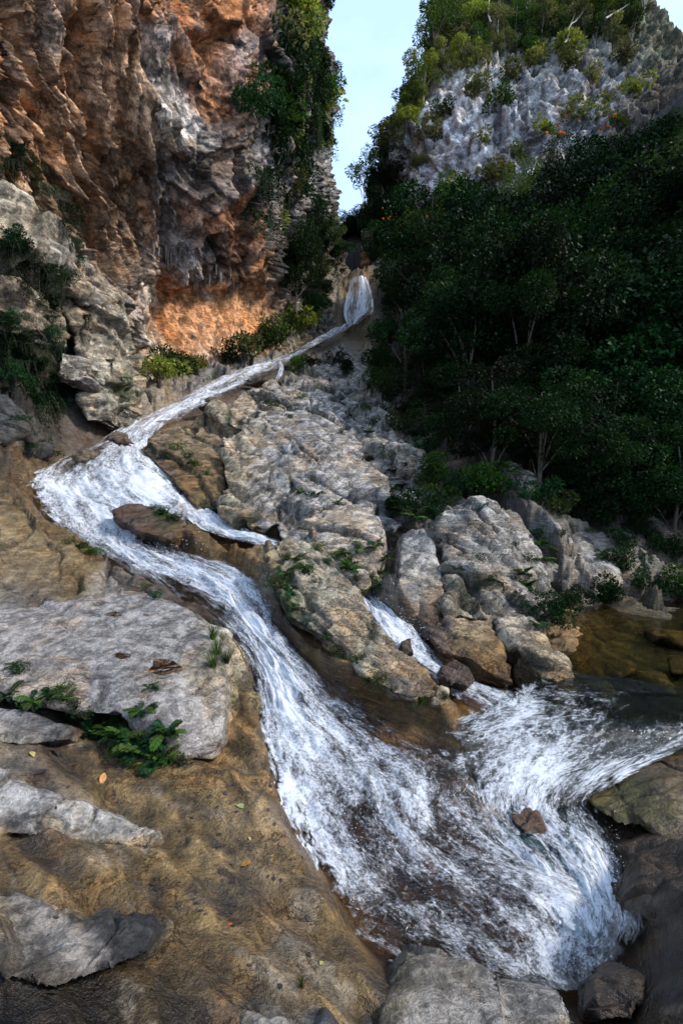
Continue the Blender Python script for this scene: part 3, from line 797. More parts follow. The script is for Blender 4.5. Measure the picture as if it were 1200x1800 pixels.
rcol = colour_field(pxf + jx * 60, pyf + jy * 60, RCC, 1.9)
stre = fbm(np.stack([Pf[:, 0] * 0.8, Pf[:, 2] * 0.05, Pf[:, 1] * 0.1], -1) + wv, 5, 0.6, seed=83)
rcol = rcol * (1 - 0.65 * sstep(0.02, 0.25, stre)[:, None]) * (0.72 + 0.5 * sstep(0.2, 0.7, rd))[:, None]
M_CLIFF2 = rock_material('grey_cliff_rock', 0.22, 0.9, strata_rot=(0.3, 0.5, 0.2), strata=0.5)
me = mesh_np('cliff_right', Pd, grid_faces(nu2, nv2), M_CLIFF2)
set_attr(me, 'Col', rcol, 'COLOR'); set_attr(me, 'wet', 0.0 * pxf)
cliff_right = tag(obj('cliff_right', me), 'pale grey limestone cliff of the wooded hill across the gorge', 'cliff', kind='structure')
_RQ = Pd.reshape(nu2, nv2, 3); _RPX, _RPY = project(_RQ)
_RN = grid_normals(_RQ); _RN *= np.sign((_RN * (np.array([0, 0, CAMZ]) - _RQ)).sum(-1, keepdims=True))
def on_right(px, py): return on_sheet(_RQ[:360], _RPX[:360], _RPY[:360], _RN[:360], px, py)
# ------------------------------------------------------------------ boulders and outcrops
M_BOULDER = rock_material('boulder_rock', 1.5, 0.7, strata_rot=(0.4, 0.5, 0.2), strata=0.35, pits=0.5, lines2=0.3)
M_OUTCROP = rock_material('outcrop_rock', 0.95, 1.0, strata_rot=(0.2, 0.95, 0.5), strata=0.7, pits=0.35)
M_WALL = rock_material('bedded_rock', 0.6, 0.8, strata_rot=(0.1, 0.25, 0.0), strata=0.9, pits=0.2)
DG = bpy.context.evaluated_depsgraph_get
def rock(name, label, cat, blocks, vox, ctl, thick=0.8, drop=0.35, mat=None, amp=0.05, freq=1.0, bed=(0.4, 0.5, 0.2), ledge=0.6, crk=0.6, soft=4, group=None, wet=None, seed=0, raw=False, flute=0.0, moss=0.0, rub=1.0):
    bm = bmesh.new()
    for bl in blocks:
        th = thick
        P = bl if raw else at(*[np.array([b[k] for b in bl], float) for k in range(3)])
        P = np.asarray(P)
        back = P + np.array([P[:, 0].mean() * 0.0, th, -drop])
        mid = (P - P.mean(0)) * 0.9 + P.mean(0) + np.array([0, th * 0.5, -drop * 0.4])
        vs = [bm.verts.new(p) for p in np.vstack([P, back, mid])]
        r = bmesh.ops.convex_hull(bm, input=vs)
        dead = list({v for v in r['geom_interior'] if isinstance(v, bmesh.types.BMVert)} | {v for v in r['geom_unused'] if isinstance(v, bmesh.types.BMVert)})
        bmesh.ops.delete(bm, geom=[v for v in dead if v.is_valid], context='VERTS')
    me0 = bpy.data.meshes.new('tmp'); bm.to_mesh(me0); bm.free()
    ob = bpy.data.objects.new('tmp', me0); COL.objects.link(ob)
    m = ob.modifiers.new('r', 'REMESH'); m.mode = 'VOXEL'; m.voxel_size = vox
    s = ob.modifiers.new('s', 'SMOOTH'); s.iterations = max(1, soft // 2); s.factor = 0.5
    me = bpy.data.meshes.new_from_object(ob.evaluated_get(DG()))
    bpy.data.objects.remove(ob); bpy.data.meshes.remove(me0)
    n = len(me.vertices)
    V = np.empty(n * 3, np.float32); me.vertices.foreach_get('co', V); V = V.reshape(-1, 3)
    Nn = np.empty(n * 3, np.float32); me.vertex_normals.foreach_get('vector', Nn); Nn = Nn.reshape(-1, 3)
    diag = mat is M_OUTCROP
    Bc = (V.astype(np.float32) @ basis((.62, -.72, -.3), (.2, -.35, .9)).T[:, [0, 2, 1]] if diag else rot(V, *bed)) * freq
    wp = np.stack([fbm(V * freq * 0.8 + seed, 3, seed=seed), fbm(V * freq * 0.8 + 9 + seed, 3, seed=seed + 1), fbm(V * freq * 0.8 + 19, 3, seed=seed + 2)], -1)
    fa, ck = facets(Bc * np.array([0.42, 0.8, 1.5], np.float32) + wp * 0.45, seed + 3)
    fb, ck2 = facets(Bc * np.array([1.3, 2.4, 4.2], np.float32) + wp * 0.6, seed + 4)
    fc, _ = facets(Bc * np.array([5.0, 7.0, 11.0], np.float32) + wp, seed + 7)
    sw = saw(Bc[:, 2] * 1.2 + wp[:, 0] * 0.6, 0.14) - 0.5
    sw2 = saw(Bc[:, 2] * 5.2 + wp[:, 1] * 1.6, 0.3) - 0.5
    d = fbm(V * freq, 5, 0.5, seed=seed + 5) * 0.5 * (0.4 + 0.6 * rub) + ledge * (2.0 * fa + rub * (0.38 * fb + 0.14 * fc) + 1.3 * sw + 0.3 * sw2) - crk * (0.9 * ck + 0.4 * ck2)
    if flute:
        fl = fbm(np.stack([V[:, 0] * 7 + V[:, 1] * 5, V[:, 2] * 1.1, V[:, 1] * 1.0], -1) + wp, 3, 0.6, seed=seed + 8, ridge=True)
        d += flute * (fl - 0.5)
    V2 = V + Nn * (amp * d)[:, None]
    px, py = project(V2)
    j1 = fbm(V * freq * 1.6, 4, 0.6, seed=seed + 11); j2 = fbm(V * freq * 1.6 + 31, 4, 0.6, seed=seed + 12)
    ext = max(px.max() - px.min(), 60)
    ext = min(ext, 450)
    colr = colour_field(px + j1 * ext * 0.22, py + j2 * ext * 0.2, ctl, 0.9 if mat is not None else 0.78) if len(ctl) > 1 else np.tile(np.array(ctl[0][3], np.float32) * 0.78, (n, 1))
    colr = colr * (1 - 0.55 * ck2 * crk)[:, None] * (1 - 0.75 * ck * crk)[:, None]
    mk = (moss * np.clip(ck * 1.2 + 0.5 * ck2, 0, 1) * sstep(-0.05, 0.22, j1 + 0.5 * j2))[:, None]
    colr = colr * (1 - mk) + np.array([.022, .036, .012], np.float32) * mk
    gz, gc_ = ground_at(V2[:, 0], V2[:, 1]); bh = 0.016 * np.maximum(V2[:, 1], 2)
    bl_ = (1 - sstep(0.15 * bh, 1.6 * bh, V2[:, 2] - gz + bh * 1.2 * j1))[:, None] * 0.85
    colr = colr * (1 - bl_) + gc_ * bl_
    w = np.zeros(n, np.float32) if wet is None else (1 - sstep(wet[0], wet[1], V2[:, 2] + 0.08 * j1)) * (wet[2] if len(wet) > 2 else 1.0)
    c = np.array([V2[:, 0].mean(), V2[:, 1].mean(), V2[:, 2].min()], np.float32)
    me.vertices.foreach_set('co', (V2 - c).ravel())
    me.polygons.foreach_set('use_smooth', np.ones(len(me.polygons), bool))
    set_attr(me, 'Col', colr, 'COLOR'); set_attr(me, 'wet', w)
    me.materials.clear(); me.materials.append(mat or M_BOULDER); me.name = name; me.update()
    o = obj(name, me); o.location = c
    return tag(o, label, cat, group)

big_boulder = rock('boulder', 'big flat grey boulder with a rain puddle on top, ferns under its front edge', 'boulder',
  [[(70,1055,6.0),(275,1045,6.1),(340,1075,5.8),(405,1140,5.1),(400,1225,4.5),(388,1300,4.0),(375,1338,3.9),(300,1338,3.85),(285,1262,3.95),(210,1262,4.05)],
   [(-120,1080,5.6),(90,1062,5.9),(230,1100,5.4),(270,1200,4.3),(190,1258,4.05),(100,1242,4.15),(20,1222,4.25),(-120,1210,4.35)]],
  0.024, [(150,1100,90,(.33,.30,.275)),(260,1150,70,(.30,.275,.25)),(330,1250,50,(.35,.32,.29)),(60,1150,60,(.33,.29,.25)),(340,1310,40,(.38,.35,.32)),(370,1180,40,(.32,.26,.18)),(200,1220,40,(.27,.25,.23)),(280,1070,40,(.29,.27,.255))],
  thick=0.75, drop=0.42, amp=0.045, freq=1.5, ledge=0.25, crk=0.45, seed=100)
rock('boulder', 'beige layered boulder flank wedged between the flat grey boulder and the chute', 'boulder',
  [[(345,1085,5.75),(400,1110,5.5),(432,1165,5.15),(452,1235,4.7),(445,1268,4.5),(400,1272,4.45),(380,1200,4.9),(360,1130,5.4)]],
  0.022, [(390,1130,40,CREAM),(400,1180,36,(.46,.38,.25)),(435,1230,30,(.25,.21,.09)),(420,1250,30,(.24,.2,.08)),(370,1100,30,PALE)], thick=0.4, drop=0.3, amp=0.03, freq=2.2, ledge=0.9, bed=(0.2, 1.2, 0.3), seed=110, mat=M_OUTCROP)
rock('outcrop', 'smooth leaning rock beside the dark hole at the head of the small chute', 'rock',
  [[(705,938,8.7),(745,925,8.7),(765,960,8.3),(785,1050,7.0),(772,1112,6.4),(722,1098,6.6),(692,1065,7.0),(700,1000,7.7)]],
  0.04, [(720,960,30,GREY),(740,1000,36,PALE),(720,1040,30,TAN),(720,1090,26,(.2,.13,.06)),(760,1100,26,(.16,.1,.06)),(750,950,20,BLUEG)], thick=1.2, drop=0.6, amp=0.08, freq=0.8, bed=(0.2, 1.1, 0.4), ledge=0.5, mat=M_OUTCROP, seed=120, wet=(.35, .75))
rock('outcrop', 'large dome of cracked pale grey rock in the middle of the right bank', 'rock',
  [[(772,912,9.4),(830,872,9.8),(875,880,9.8),(905,910,9.6),(900,1000,8.3),(880,1072,6.95),(800,1045,7.2),(772,975,8.3)],
   [(860,890,9.7),(925,925,9.4),(955,990,8.6),(972,1055,7.7),(960,1082,7.2),(890,1078,6.9),(850,1010,7.8)],
   [(790,1000,7.7),(850,1020,7.3),(962,1078,7.05),(930,1105,6.75),(860,1095,6.6),(795,1085,6.7)]],
  0.045, [(830,900,50,PALE),(800,950,40,(.36,.32,.28)),(880,950,50,(.33,.30,.265)),(930,1000,40,PALE),(850,1010,40,(.38,.32,.25)),(880,1060,36,(.28,.24,.2)),(940,1060,30,GREY),(800,1030,30,(.3,.25,.18)),(850,1090,30,(.34,.27,.16))],
  thick=1.4, drop=0.8, amp=0.13, freq=0.85, bed=(0.15, 1.0, 0.5), ledge=1.0, crk=0.9, mat=M_OUTCROP, seed=130, moss=0.8)
rock('outcrop', 'ochre stained ramp of rock sloping down beside the small chute', 'rock',
  [[(785,1085,6.402),(860,1092,6.402),(885,1150,5.626),(902,1200,5.044),(855,1182,5.189),(800,1140,5.723)],[(742,1100,6.305),(790,1110,6.208),(815,1160,5.529),(770,1140,5.674)]],
  0.035, [(830,1110,30,TAN),(820,1140,30,OCHRE),(860,1160,30,OCHRE),(880,1190,26,(.2,.13,.07)),(770,1120,26,(.13,.09,.08)),(795,1160,20,(.12,.09,.09))], thick=0.7, drop=0.5, amp=0.06, freq=1.1, bed=(0.15, 1.0, 0.5), ledge=0.8, mat=M_OUTCROP, seed=140, wet=(.3, .6))
rock('outcrop', 'low tan ledge of rock running down into the dark pool', 'rock',
  [[(868,1092,6.45),(935,1098,6.547),(975,1150,5.82),(985,1185,5.287),(1000,1195,5.093),(960,1205,5.044),(915,1150,5.626)]],
  0.032, [(910,1110,30,(.4,.33,.24)),(950,1140,30,TAN),(970,1170,24,CREAM),(960,1195,24,ALGAE),(920,1150,24,TAN)], thick=0.5, drop=0.45, amp=0.06, freq=1.2, bed=(0.15, 0.9, 0.6), ledge=1.0, mat=M_OUTCROP, seed=150, wet=(.28, .42))
rock('outcrop', 'flat-faced pale block of rock at the back of the pool', 'rock',
  [[(962,940,10.6),(1025,930,10.8),(1045,960,10.2),(1000,1010,9.2),(965,1000,9.3)],[(1010,985,9.9),(1060,965,10.2),(1085,1005,9.6),(1080,1045,8.8),(1040,1055,8.55),(985,1050,8.6),(985,1010,9.1)]],
  0.05, [(990,960,36,PALE),(1040,1010,40,(.36,.335,.31)),(1000,1040,30,GREY),(1070,1020,30,PALE)], thick=1.2, drop=0.7, amp=0.12, freq=0.8, bed=(0.15, 1.0, 0.5), ledge=0.8, crk=0.9, mat=M_OUTCROP, seed=160, moss=0.8)
rock('outcrop', 'sloping brown ledge reaching into the jungle shade above the pool', 'rock',
  [[(1065,925,11.2),(1120,940,11),(1215,1000,10.3),(1200,1035,9.6),(1130,1015,9.8),(1085,985,10.2)]],
  0.06, [(1090,950,40,(.34,.28,.21)),(1150,990,40,(.26,.2,.14)),(1200,1020,30,(.12,.09,.06))], thick=1.2, drop=0.8, amp=0.12, freq=0.8, bed=(0.15, 0.8, 0.5), ledge=1.0, mat=M_OUTCROP, seed=170)
rock('outcrop', 'small jagged rock spike standing against the dark jungle', 'rock',
  [[(905,805,12.2),(916,808,12.2),(932,850,11.7),(890,850,11.7)],[(893,850,11.7),(935,850,11.6),(948,885,11.2),(925,900,10.9),(890,890,11.1)]],
  0.05, [(910,830,30,(.3,.27,.22)),(920,880,30,PALE)], thick=0.6, drop=0.5, amp=0.14, freq=1.0, ledge=1.0, mat=M_OUTCROP, seed=180)
rock('outcrop', 'fluted beige tongue of rock between the main chute and the small chute', 'rock',
  [[(465,985,7.324),(498,946,8.127),(560,955,8.032),(618,1020,7.087),(636,1070,6.473),(640,1100,6.095),(610,1125,5.717),(560,1118,5.67),(515,1085,5.953),(480,1030,6.615)],
   [(598,1105,5.859),(660,1122,5.528),(735,1160,5.056),(760,1192,4.725),(757,1228,4.46),(700,1222,4.46),(640,1185,4.772),(590,1135,5.386)],
   [(555,1062,5.95),(640,1072,6.1),(692,1130,5.4),(655,1172,5.0),(590,1138,5.35),(540,1100,5.7)]],
  0.028, [(500,960,40,(.46,.39,.27)),(560,1010,50,(.40,.34,.25)),(600,1080,46,(.38,.31,.22)),(500,1040,30,(.05,.06,.02)),(520,1070,26,(.10,.10,.035)),(620,1140,36,(.42,.36,.26)),(700,1180,40,(.34,.28,.215)),(740,1200,30,(.30,.24,.18)),(660,1190,26,(.30,.25,.14)),(470,980,26,OCHRE)],
  thick=0.9, drop=0.5, amp=0.07, freq=1.1, bed=(0.2, 0.9, 0.3), ledge=0.5, crk=0.5, mat=M_OUTCROP, seed=190, flute=1.3, moss=0.8)
rock('boulder', 'small cream knob of rock at the tip of the fluted tongue', 'rock', [[(765,1203,4.583),(786,1213,4.536),(784,1238,4.347),(762,1236,4.347)]], 0.012,
  [(775,1220,20,CREAM)], thick=0.16, drop=0.15, amp=0.03, freq=4, seed=200, mat=M_OUTCROP)
rock('boulder', 'wet brown boulder in the middle of the small chute', 'boulder', [[(772,1172,5.035),(800,1160,5.225),(838,1188,4.845),(822,1208,4.655),(780,1196,4.75)],[(700,1125,5.652),(722,1120,5.7),(730,1148,5.367),(708,1150,5.32)]], 0.02,
  [(790,1180,40,(.17,.125,.095))], thick=0.3, drop=0.25, amp=0.035, freq=2.4, seed=205, wet=(0, 3), mat=M_OUTCROP)
rock('boulder', 'grey rounded boulder at the bottom edge in front of the basin', 'boulder',
  [[(688,1700,2.32),(715,1668,2.42),(800,1690,2.3),(880,1712,2.2),(890,1800,1.85),(880,1950,1.5),(665,1950,1.5),(668,1790,1.95)],[(870,1735,2.14),(900,1722,2.18),(985,1738,2.1),(1015,1800,1.88),(1000,1950,1.5),(860,1950,1.5)]],
  0.011, [(760,1720,50,(.20,.175,.14)),(760,1780,50,(.36,.32,.27)),(700,1700,30,(.13,.11,.075)),(850,1760,50,(.30,.27,.235)),(950,1770,50,(.27,.25,.225)),(690,1780,26,(.14,.11,.06)),(990,1790,20,CREAM)], thick=0.35, drop=0.4, amp=0.028, freq=2.6, ledge=0.35, crk=0.4, seed=210)
rock('boulder', 'overhanging brown boulder on the right edge of the basin', 'boulder',
  [[(1130,1394,3.589),(1168,1366,3.667),(1300,1351,3.686),(1400,1466,3.104),(1260,1516,2.91),(1205,1504,2.929),(1150,1458,3.201),(1120,1436,3.347)],[(1060,1428,3.511),(1130,1411,3.55),(1160,1456,3.249),(1090,1451,3.347)]],
  0.014, [(1160,1370,36,(.15,.10,.05)),(1190,1430,40,(.30,.245,.155)),(1110,1410,30,(.16,.14,.05)),(1140,1400,26,(.07,.075,.025)),(1260,1420,60,(.24,.19,.12))], thick=0.6, drop=0.22, amp=0.035, freq=1.6, ledge=0.15, seed=220, wet=(.3, .5, .6))
rock('boulder', 'small dark brown rock breaking the white water of the basin', 'boulder', [[(892,1402,3.76),(912,1396,3.8),(945,1430,3.55),(956,1458,3.4),(930,1470,3.35),(900,1442,3.5)]], 0.012,
  [(920,1430,40,(.16,.095,.055))], thick=0.16, drop=0.3, amp=0.03, freq=3.0, seed=230, wet=(0, 3))
rock('boulder', 'flat wet brown rock with a mossy end splitting the upper chute', 'boulder',
  [[(195,892,10.38),(240,884,10.57),(300,900,10.09),(335,925,9.603),(300,948,9.021),(240,932,9.409),(205,912,9.894)]], 0.035,
  [(230,905,30,(.17,.115,.085)),(285,905,22,(.06,.08,.02)),(320,930,24,(.2,.13,.06)),(270,930,24,(.15,.1,.07))], thick=0.5, drop=0.5, amp=0.06, freq=1.4, seed=240, wet=(0, 9, .8), ledge=0.4)
rock('boulder', 'narrow dark bluish stone wedged at the bottom edge beside the grey boulder', 'boulder', [[(617,1718,2.28),(645,1708,2.32),(655,1800,1.95),(650,1900,1.7),(612,1900,1.7)]], 0.009,
  [(630,1760,40,(.12,.12,.14))], thick=0.1, drop=0.2, amp=0.012, freq=4, seed=250, wet=(0, 3, .8))
rock('boulder', 'grey streaked boulder cut off by the bottom edge', 'boulder', [[(375,1775,1.92),(460,1748,2.02),(560,1758,1.98),(605,1830,1.75),(580,1950,1.5),(370,1950,1.5)]], 0.011,
  [(420,1770,40,(.13,.11,.09)),(480,1765,40,(.28,.25,.21)),(560,1790,40,(.09,.085,.085))], thick=0.3, drop=0.3, amp=0.02, freq=3, seed=260)
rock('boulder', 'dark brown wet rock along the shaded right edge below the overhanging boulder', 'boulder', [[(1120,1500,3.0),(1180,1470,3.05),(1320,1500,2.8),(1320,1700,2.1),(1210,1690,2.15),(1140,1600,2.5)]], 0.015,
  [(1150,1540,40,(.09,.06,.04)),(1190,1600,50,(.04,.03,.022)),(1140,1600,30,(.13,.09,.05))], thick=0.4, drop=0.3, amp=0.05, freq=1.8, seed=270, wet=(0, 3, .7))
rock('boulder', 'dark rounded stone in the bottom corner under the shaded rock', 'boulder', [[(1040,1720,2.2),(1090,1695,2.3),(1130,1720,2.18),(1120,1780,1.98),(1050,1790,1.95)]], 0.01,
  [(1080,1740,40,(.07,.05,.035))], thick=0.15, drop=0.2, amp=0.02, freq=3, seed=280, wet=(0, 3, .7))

# bedded wall on the left bank
rock('outcrop', 'dark overgrown bank of rock at the left edge of the upper stream', 'rock', [[(-250,350,13.5),(40,390,15.2),(115,470,16.2),(110,690,15.8),(60,745,14.2),(-250,800,11.8)]], 0.11,
  [(50,550,80,(.06,.05,.03)),(0,700,60,(.10,.08,.05)),(80,700,50,(.07,.06,.035)),(60,420,50,(.12,.09,.055))], thick=2, drop=0.5, amp=0.35, freq=0.35, mat=M_WALL, seed=300)
rock('outcrop', 'pale tilted slab with green seams high on the left wall', 'rock', [[(-120,300,11.5),(10,325,12.6),(105,388,14),(135,440,14.6),(128,470,14.4),(60,432,12.9),(-120,395,11.2)]], 0.06,
  [(20,360,50,(.42,.35,.25)),(90,410,40,(.40,.33,.24)),(60,400,16,(.06,.07,.03)),(120,450,30,PALE)], thick=1.5, drop=0.6, amp=0.16, freq=0.6, bed=(0.1, 0.5, 0.0), ledge=1.2, mat=M_WALL, seed=310)
rock('outcrop', 'tall beige bedded rock tower left of the orange hollow', 'rock',
  [[(122,490,15.2),(150,452,15.8),(172,470,16),(195,540,16.2),(212,610,16.5),(216,690,16.5),(200,735,16),(165,700,15.6),(145,600,15.2),(110,540,15)],[(140,690,15),(170,670,15.2),(208,700,15.8),(205,745,15.6),(150,742,15)],[(60,470,14),(130,480,15),(120,540,15),(80,540,14.5)]], 0.06,
  [(160,480,30,(.35,.27,.18)),(180,560,36,(.43,.37,.28)),(140,520,26,(.36,.27,.19)),(190,630,36,(.45,.39,.29)),(175,720,30,(.42,.37,.29)),(130,560,20,(.22,.17,.11)),(210,680,16,(.07,.09,.03))],
  thick=1.6, drop=0.4, amp=0.16, freq=0.6, bed=(0.05, 0.2, 0.0), ledge=1.3, mat=M_WALL, seed=320)
rock('outcrop', 'square tan block with dark seams among the hanging plants on the left wall', 'rock', [[(-60,480,12.2),(30,482,12.6),(74,520,13.2),(78,582,13.2),(30,592,12.7),(-60,570,12)]], 0.05,
  [(30,520,30,(.15,.11,.07)),(50,565,30,(.42,.34,.24)),(20,500,30,(.38,.3,.2)),(60,530,20,(.36,.28,.19))], thick=1.2, drop=0.2, amp=0.15, freq=0.6, bed=(0.05, 0.15, 0.0), ledge=1.5, mat=M_WALL, seed=330)
rock('boulder', 'rounded layered grey block perched on the left wall below the rock tower', 'boulder', [[(92,642,14.1),(112,616,14.3),(152,620,14.6),(160,655,14.5),(142,672,14.2),(96,664,13.95)]], 0.035,
  [(120,640,40,(.37,.33,.27)),(120,665,20,(.25,.2,.15))], thick=0.9, drop=0.1, amp=0.1, freq=0.8, bed=(0.05, 0.1, 0.0), ledge=1.4, mat=M_WALL, seed=340)
rock('boulder', 'dark mossy boulder at the left edge beside the upper pool', 'boulder', [[(-60,690,11.2),(10,690,11.8),(45,725,11.9),(42,765,11.5),(0,782,11),(-60,770,10.7)]], 0.035,
  [(20,730,30,(.06,.06,.06)),(40,750,20,(.07,.06,.04)),(-20,720,40,(.05,.05,.05))], thick=1.0, drop=0.4, amp=0.1, freq=0.9, seed=350)

rock('ledge', 'pale grey ridge of rock crossing the brown foreground slope at the left edge', 'rock', [[(-60,1350,3.06),(20,1372,3.06),(120,1420,3.01),(215,1440,3.01),(272,1468,2.96),(268,1486,2.91),(200,1478,2.86),(100,1478,2.82),(-60,1460,2.72)]], 0.013,
  [(40,1410,50,(.33,.31,.29)),(120,1440,40,(.37,.34,.30)),(220,1460,30,(.40,.37,.33)),(80,1478,26,(.10,.09,.085)),(20,1470,30,(.12,.1,.09))], thick=0.25, drop=0.22, amp=0.035, freq=2.4, ledge=0.6, seed=360)
rock('ledge', 'grey and black streaked rock hump low at the left edge', 'rock', [[(-60,1570,2.198),(40,1575,2.246),(100,1590,2.246),(190,1625,2.198),(270,1640,2.15),(250,1680,2.016),(150,1690,1.939),(90,1740,1.786),(-60,1700,1.786)]], 0.011,
  [(30,1605,34,(.25,.22,.19)),(90,1650,30,(.27,.235,.2)),(60,1640,24,(.09,.08,.07)),(180,1620,34,(.05,.045,.042)),(140,1645,20,(.28,.25,.22)),(230,1650,40,(.04,.038,.038)),(60,1700,34,(.09,.07,.05)),(10,1650,30,(.12,.09,.06))], thick=0.25, drop=0.25, amp=0.035, freq=2.8, ledge=0.7, seed=370)
rock('ledge', 'dark bluish worn rock patch in the brown slope under the flat boulder', 'rock', [[(-60,1240,4.11),(60,1248,4.11),(125,1275,3.96),(120,1300,3.82),(40,1310,3.68),(-60,1300,3.63)]], 0.016,
  [(40,1270,50,(.15,.15,.15)),(100,1285,30,(.10,.09,.08)),(0,1265,30,(.3,.27,.24))], thick=0.3, drop=0.25, amp=0.03, freq=2.4, ledge=0.4, seed=380)

# the rock mass between the stream and the jungle
SL = dict(mat=M_OUTCROP, crk=0.9, moss=0.9)
rock('outcrop', 'rounded brown water-stained rock on the right bank of the upper pool', 'rock', [[(246,788,14.4),(290,752,15.7),(345,746,16),(388,775,14.8),(398,830,12.8),(388,895,11.2),(350,900,10.9),(328,868,11.5),(288,826,12.9)]], 0.06,
  [(290,785,40,(.24,.17,.10)),(340,770,30,(.30,.22,.13)),(330,830,30,(.28,.18,.075)),(375,850,30,(.30,.2,.09)),(350,885,26,(.2,.14,.06)),(270,800,26,(.15,.1,.07)),(340,800,14,(.05,.06,.025))], thick=1.8, drop=1.0, amp=0.12, freq=0.6, ledge=0.4, seed=400, wet=(2.2, 3.3, .7), **SL)
rock('outcrop', 'broad grey rock mass with slanting cracks and a cream face between stream and jungle', 'rock',
  [[(388,775,14.19),(430,758,14.57),(472,790,13.22),(500,850,11.39),(482,922,9.553),(440,928,9.457),(392,898,10.52),(388,830,12.16)],
   [(420,735,16.02),(560,722,16.5),(640,780,13.9),(665,860,11.1),(645,925,9.457),(570,905,9.746),(480,870,10.9),(450,800,13.12)],
   [(478,880,10.42),(580,885,10.04),(655,925,9.071),(658,1000,7.623),(634,1030,7.141),(560,965,8.203),(490,945,8.878)],
   [(362,722,17.18),(430,690,19.69),(500,684,20.84),(570,668,22.97),(610,715,18.24),(600,760,15.44),(500,770,14.67),(420,755,15.44)]], 0.062,
  [(405,790,30,CREAM),(395,840,26,CREAM),(440,830,30,(0.433,0.356,0.270)),(455,880,30,(0.399,0.346,0.290)),(415,880,24,(0.536,0.421,0.260)),(450,918,20,ALGAE),
   (500,790,50,(0.410,0.373,0.330)),(580,800,50,(0.456,0.400,0.340)),(620,850,40,(0.456,0.405,0.345)),(540,765,24,(0.274,0.270,0.270)),(560,860,40,(0.410,0.367,0.320)),(620,900,30,(0.445,0.389,0.320)),(540,915,40,(0.410,0.362,0.310)),(600,950,40,(0.456,0.389,0.310)),(635,1000,26,(0.410,0.335,0.250)),(600,1000,14,(0.114,0.119,0.040)),
   (430,720,30,(0.502,0.400,0.280)),(500,700,40,(0.433,0.389,0.330)),(560,700,30,(0.456,0.410,0.360)),(400,735,20,CREAM)],
  thick=2.0, drop=1.2, amp=0.22, freq=0.5, ledge=0.8, seed=420, rub=0.25, **SL)
for k, (bl, lab, c) in enumerate([
  ([(600,655,26),(640,642,28),(655,700,20.6),(625,722,18.8),(590,700,20.4)], 'highest pale block on the rock slope below the jungle edge', (.40,.37,.32)),
  ([(620,705,20),(660,700,20.5),(695,762,15.9),(650,800,14),(612,760,16)], 'pale split block second from the top beside the jungle edge', (.42,.38,.33)),
  ([(662,772,15.2),(705,775,15.2),(730,830,12.8),(690,852,11.8),(655,820,13)], 'blocky pale rock below the split block at the jungle edge', (.41,.37,.31)),
  ([(705,780,15),(745,790,14.6),(772,818,13.4),(755,850,12.2),(722,840,12.5)], 'square rock standing out into the jungle at the edge of the slope', (.42,.37,.30)),
  ([(648,855,11.5),(720,862,11.4),(738,905,10.2),(695,930,9.5),(652,925,9.7)], 'smooth low rock above the dark hole', (.36,.34,.32)),
  ([(560,625,31),(600,608,34),(620,640,28),(590,668,24.5),(555,660,25.5)], 'ribbed rock beside the thin upper cascade', (.36,.33,.29))]):
    rock('outcrop', lab, 'rock', [bl], 0.05 if k in (2, 3, 4) else 0.085, [(bl[0][0], bl[0][1], 40, c), (bl[2][0], bl[2][1], 40, tuple(x * .85 for x in c)), (bl[3][0], bl[3][1], 30, tuple(x * 1.05 for x in c))], thick=1.2 if k in (2, 3, 4) else 2, drop=1.0, amp=0.20, freq=0.65, ledge=1.1, bed=(.2, .8, .4), seed=450 + 9 * k, **SL)


for k, (px, py, r) in enumerate([(1010,1150,.34),(1060,1115,.4),(1115,1105,.45),(1170,1120,.5),(1090,1165,.3),(1150,1190,.36),(1040,1200,.25),(1190,1160,.3)]):
    a1, s1 = ray(px, py); Yq = (0.02 - CAMZ) / s1; c = np.array([a1 * Yq, Yq, -0.06])
    rs_ = np.random.RandomState(900 + k); q = rs_.normal(size=(14, 3)); q /= np.linalg.norm(q, axis=1, keepdims=True)
    rock('stone', ('flat brown stone lying under the clear water of the pool', 'olive brown stone under the water at the far shore of the pool')[py < 1130], 'stone', [c + q * np.array([r, r * .8, r * .42])], r * .09, [(0, 0, 1, [(.42, .26, .11), (.30, .2, .09), (.36, .25, .12)][k % 3])], thick=0.0, drop=0.0, raw=True, amp=0.03, freq=2, seed=900 + k, wet=(0, 3, .8), group='stones under the pool')

for px, py, Yr, r, lab in [(303,706,20.2,.42,'small mossy rock in the stream above the upper pool'),(372,704,20.0,.5,'brown rock at the foot of the upper apron of water'),(452,664,26.5,.6,'rock splitting the white apron of the upper cascade'),(528,626,33,.6,'dark rock between the two strands of the upper cascade'),(478,668,25.5,.7,'grey rock beside the thin trickle'),(215,765,15.2,.35,'wet rock at the inlet of the upper pool'),(150,800,13.4,.45,'low wet brown rock in the upper pool')]:
    c = np.array(at(px, py, Yr)) - np.array([0, 0, r * .3]); rs_ = np.random.RandomState(int(px)); q = rs_.normal(size=(16, 3)); q /= np.linalg.norm(q, axis=1, keepdims=True)
    rock('boulder', lab, 'boulder', [c + q * np.array([r * 1.3, r, r * .7])], r * .1, [(0, 0, 1, (.20, .15, .10))], thick=0.0, drop=0.0, raw=True, amp=r * .12, freq=1.0 / r, seed=int(px), wet=(0, 30, .8))

# look-ups on the finished rock
bpy.context.view_layer.update()
_DGR = bpy.context.evaluated_depsgraph_get()
_DGR.update()
def look(px, py):
    a, s_ = ray(px, py)
    d = Vector((float(a), 1.0, float(s_))).normalized()
    ok, loc, nor, _, ob_, _ = SC.ray_cast(_DGR, Vector((0, 0, CAMZ)), d)
    if not ok: return Vector(at(px, py, 60.0)), Vector((0, -1, 0)), None
    if nor.dot(d) > 0: nor = -nor
    return loc, nor, ob_
def spot(px, py):
    return look(px, py)[0]
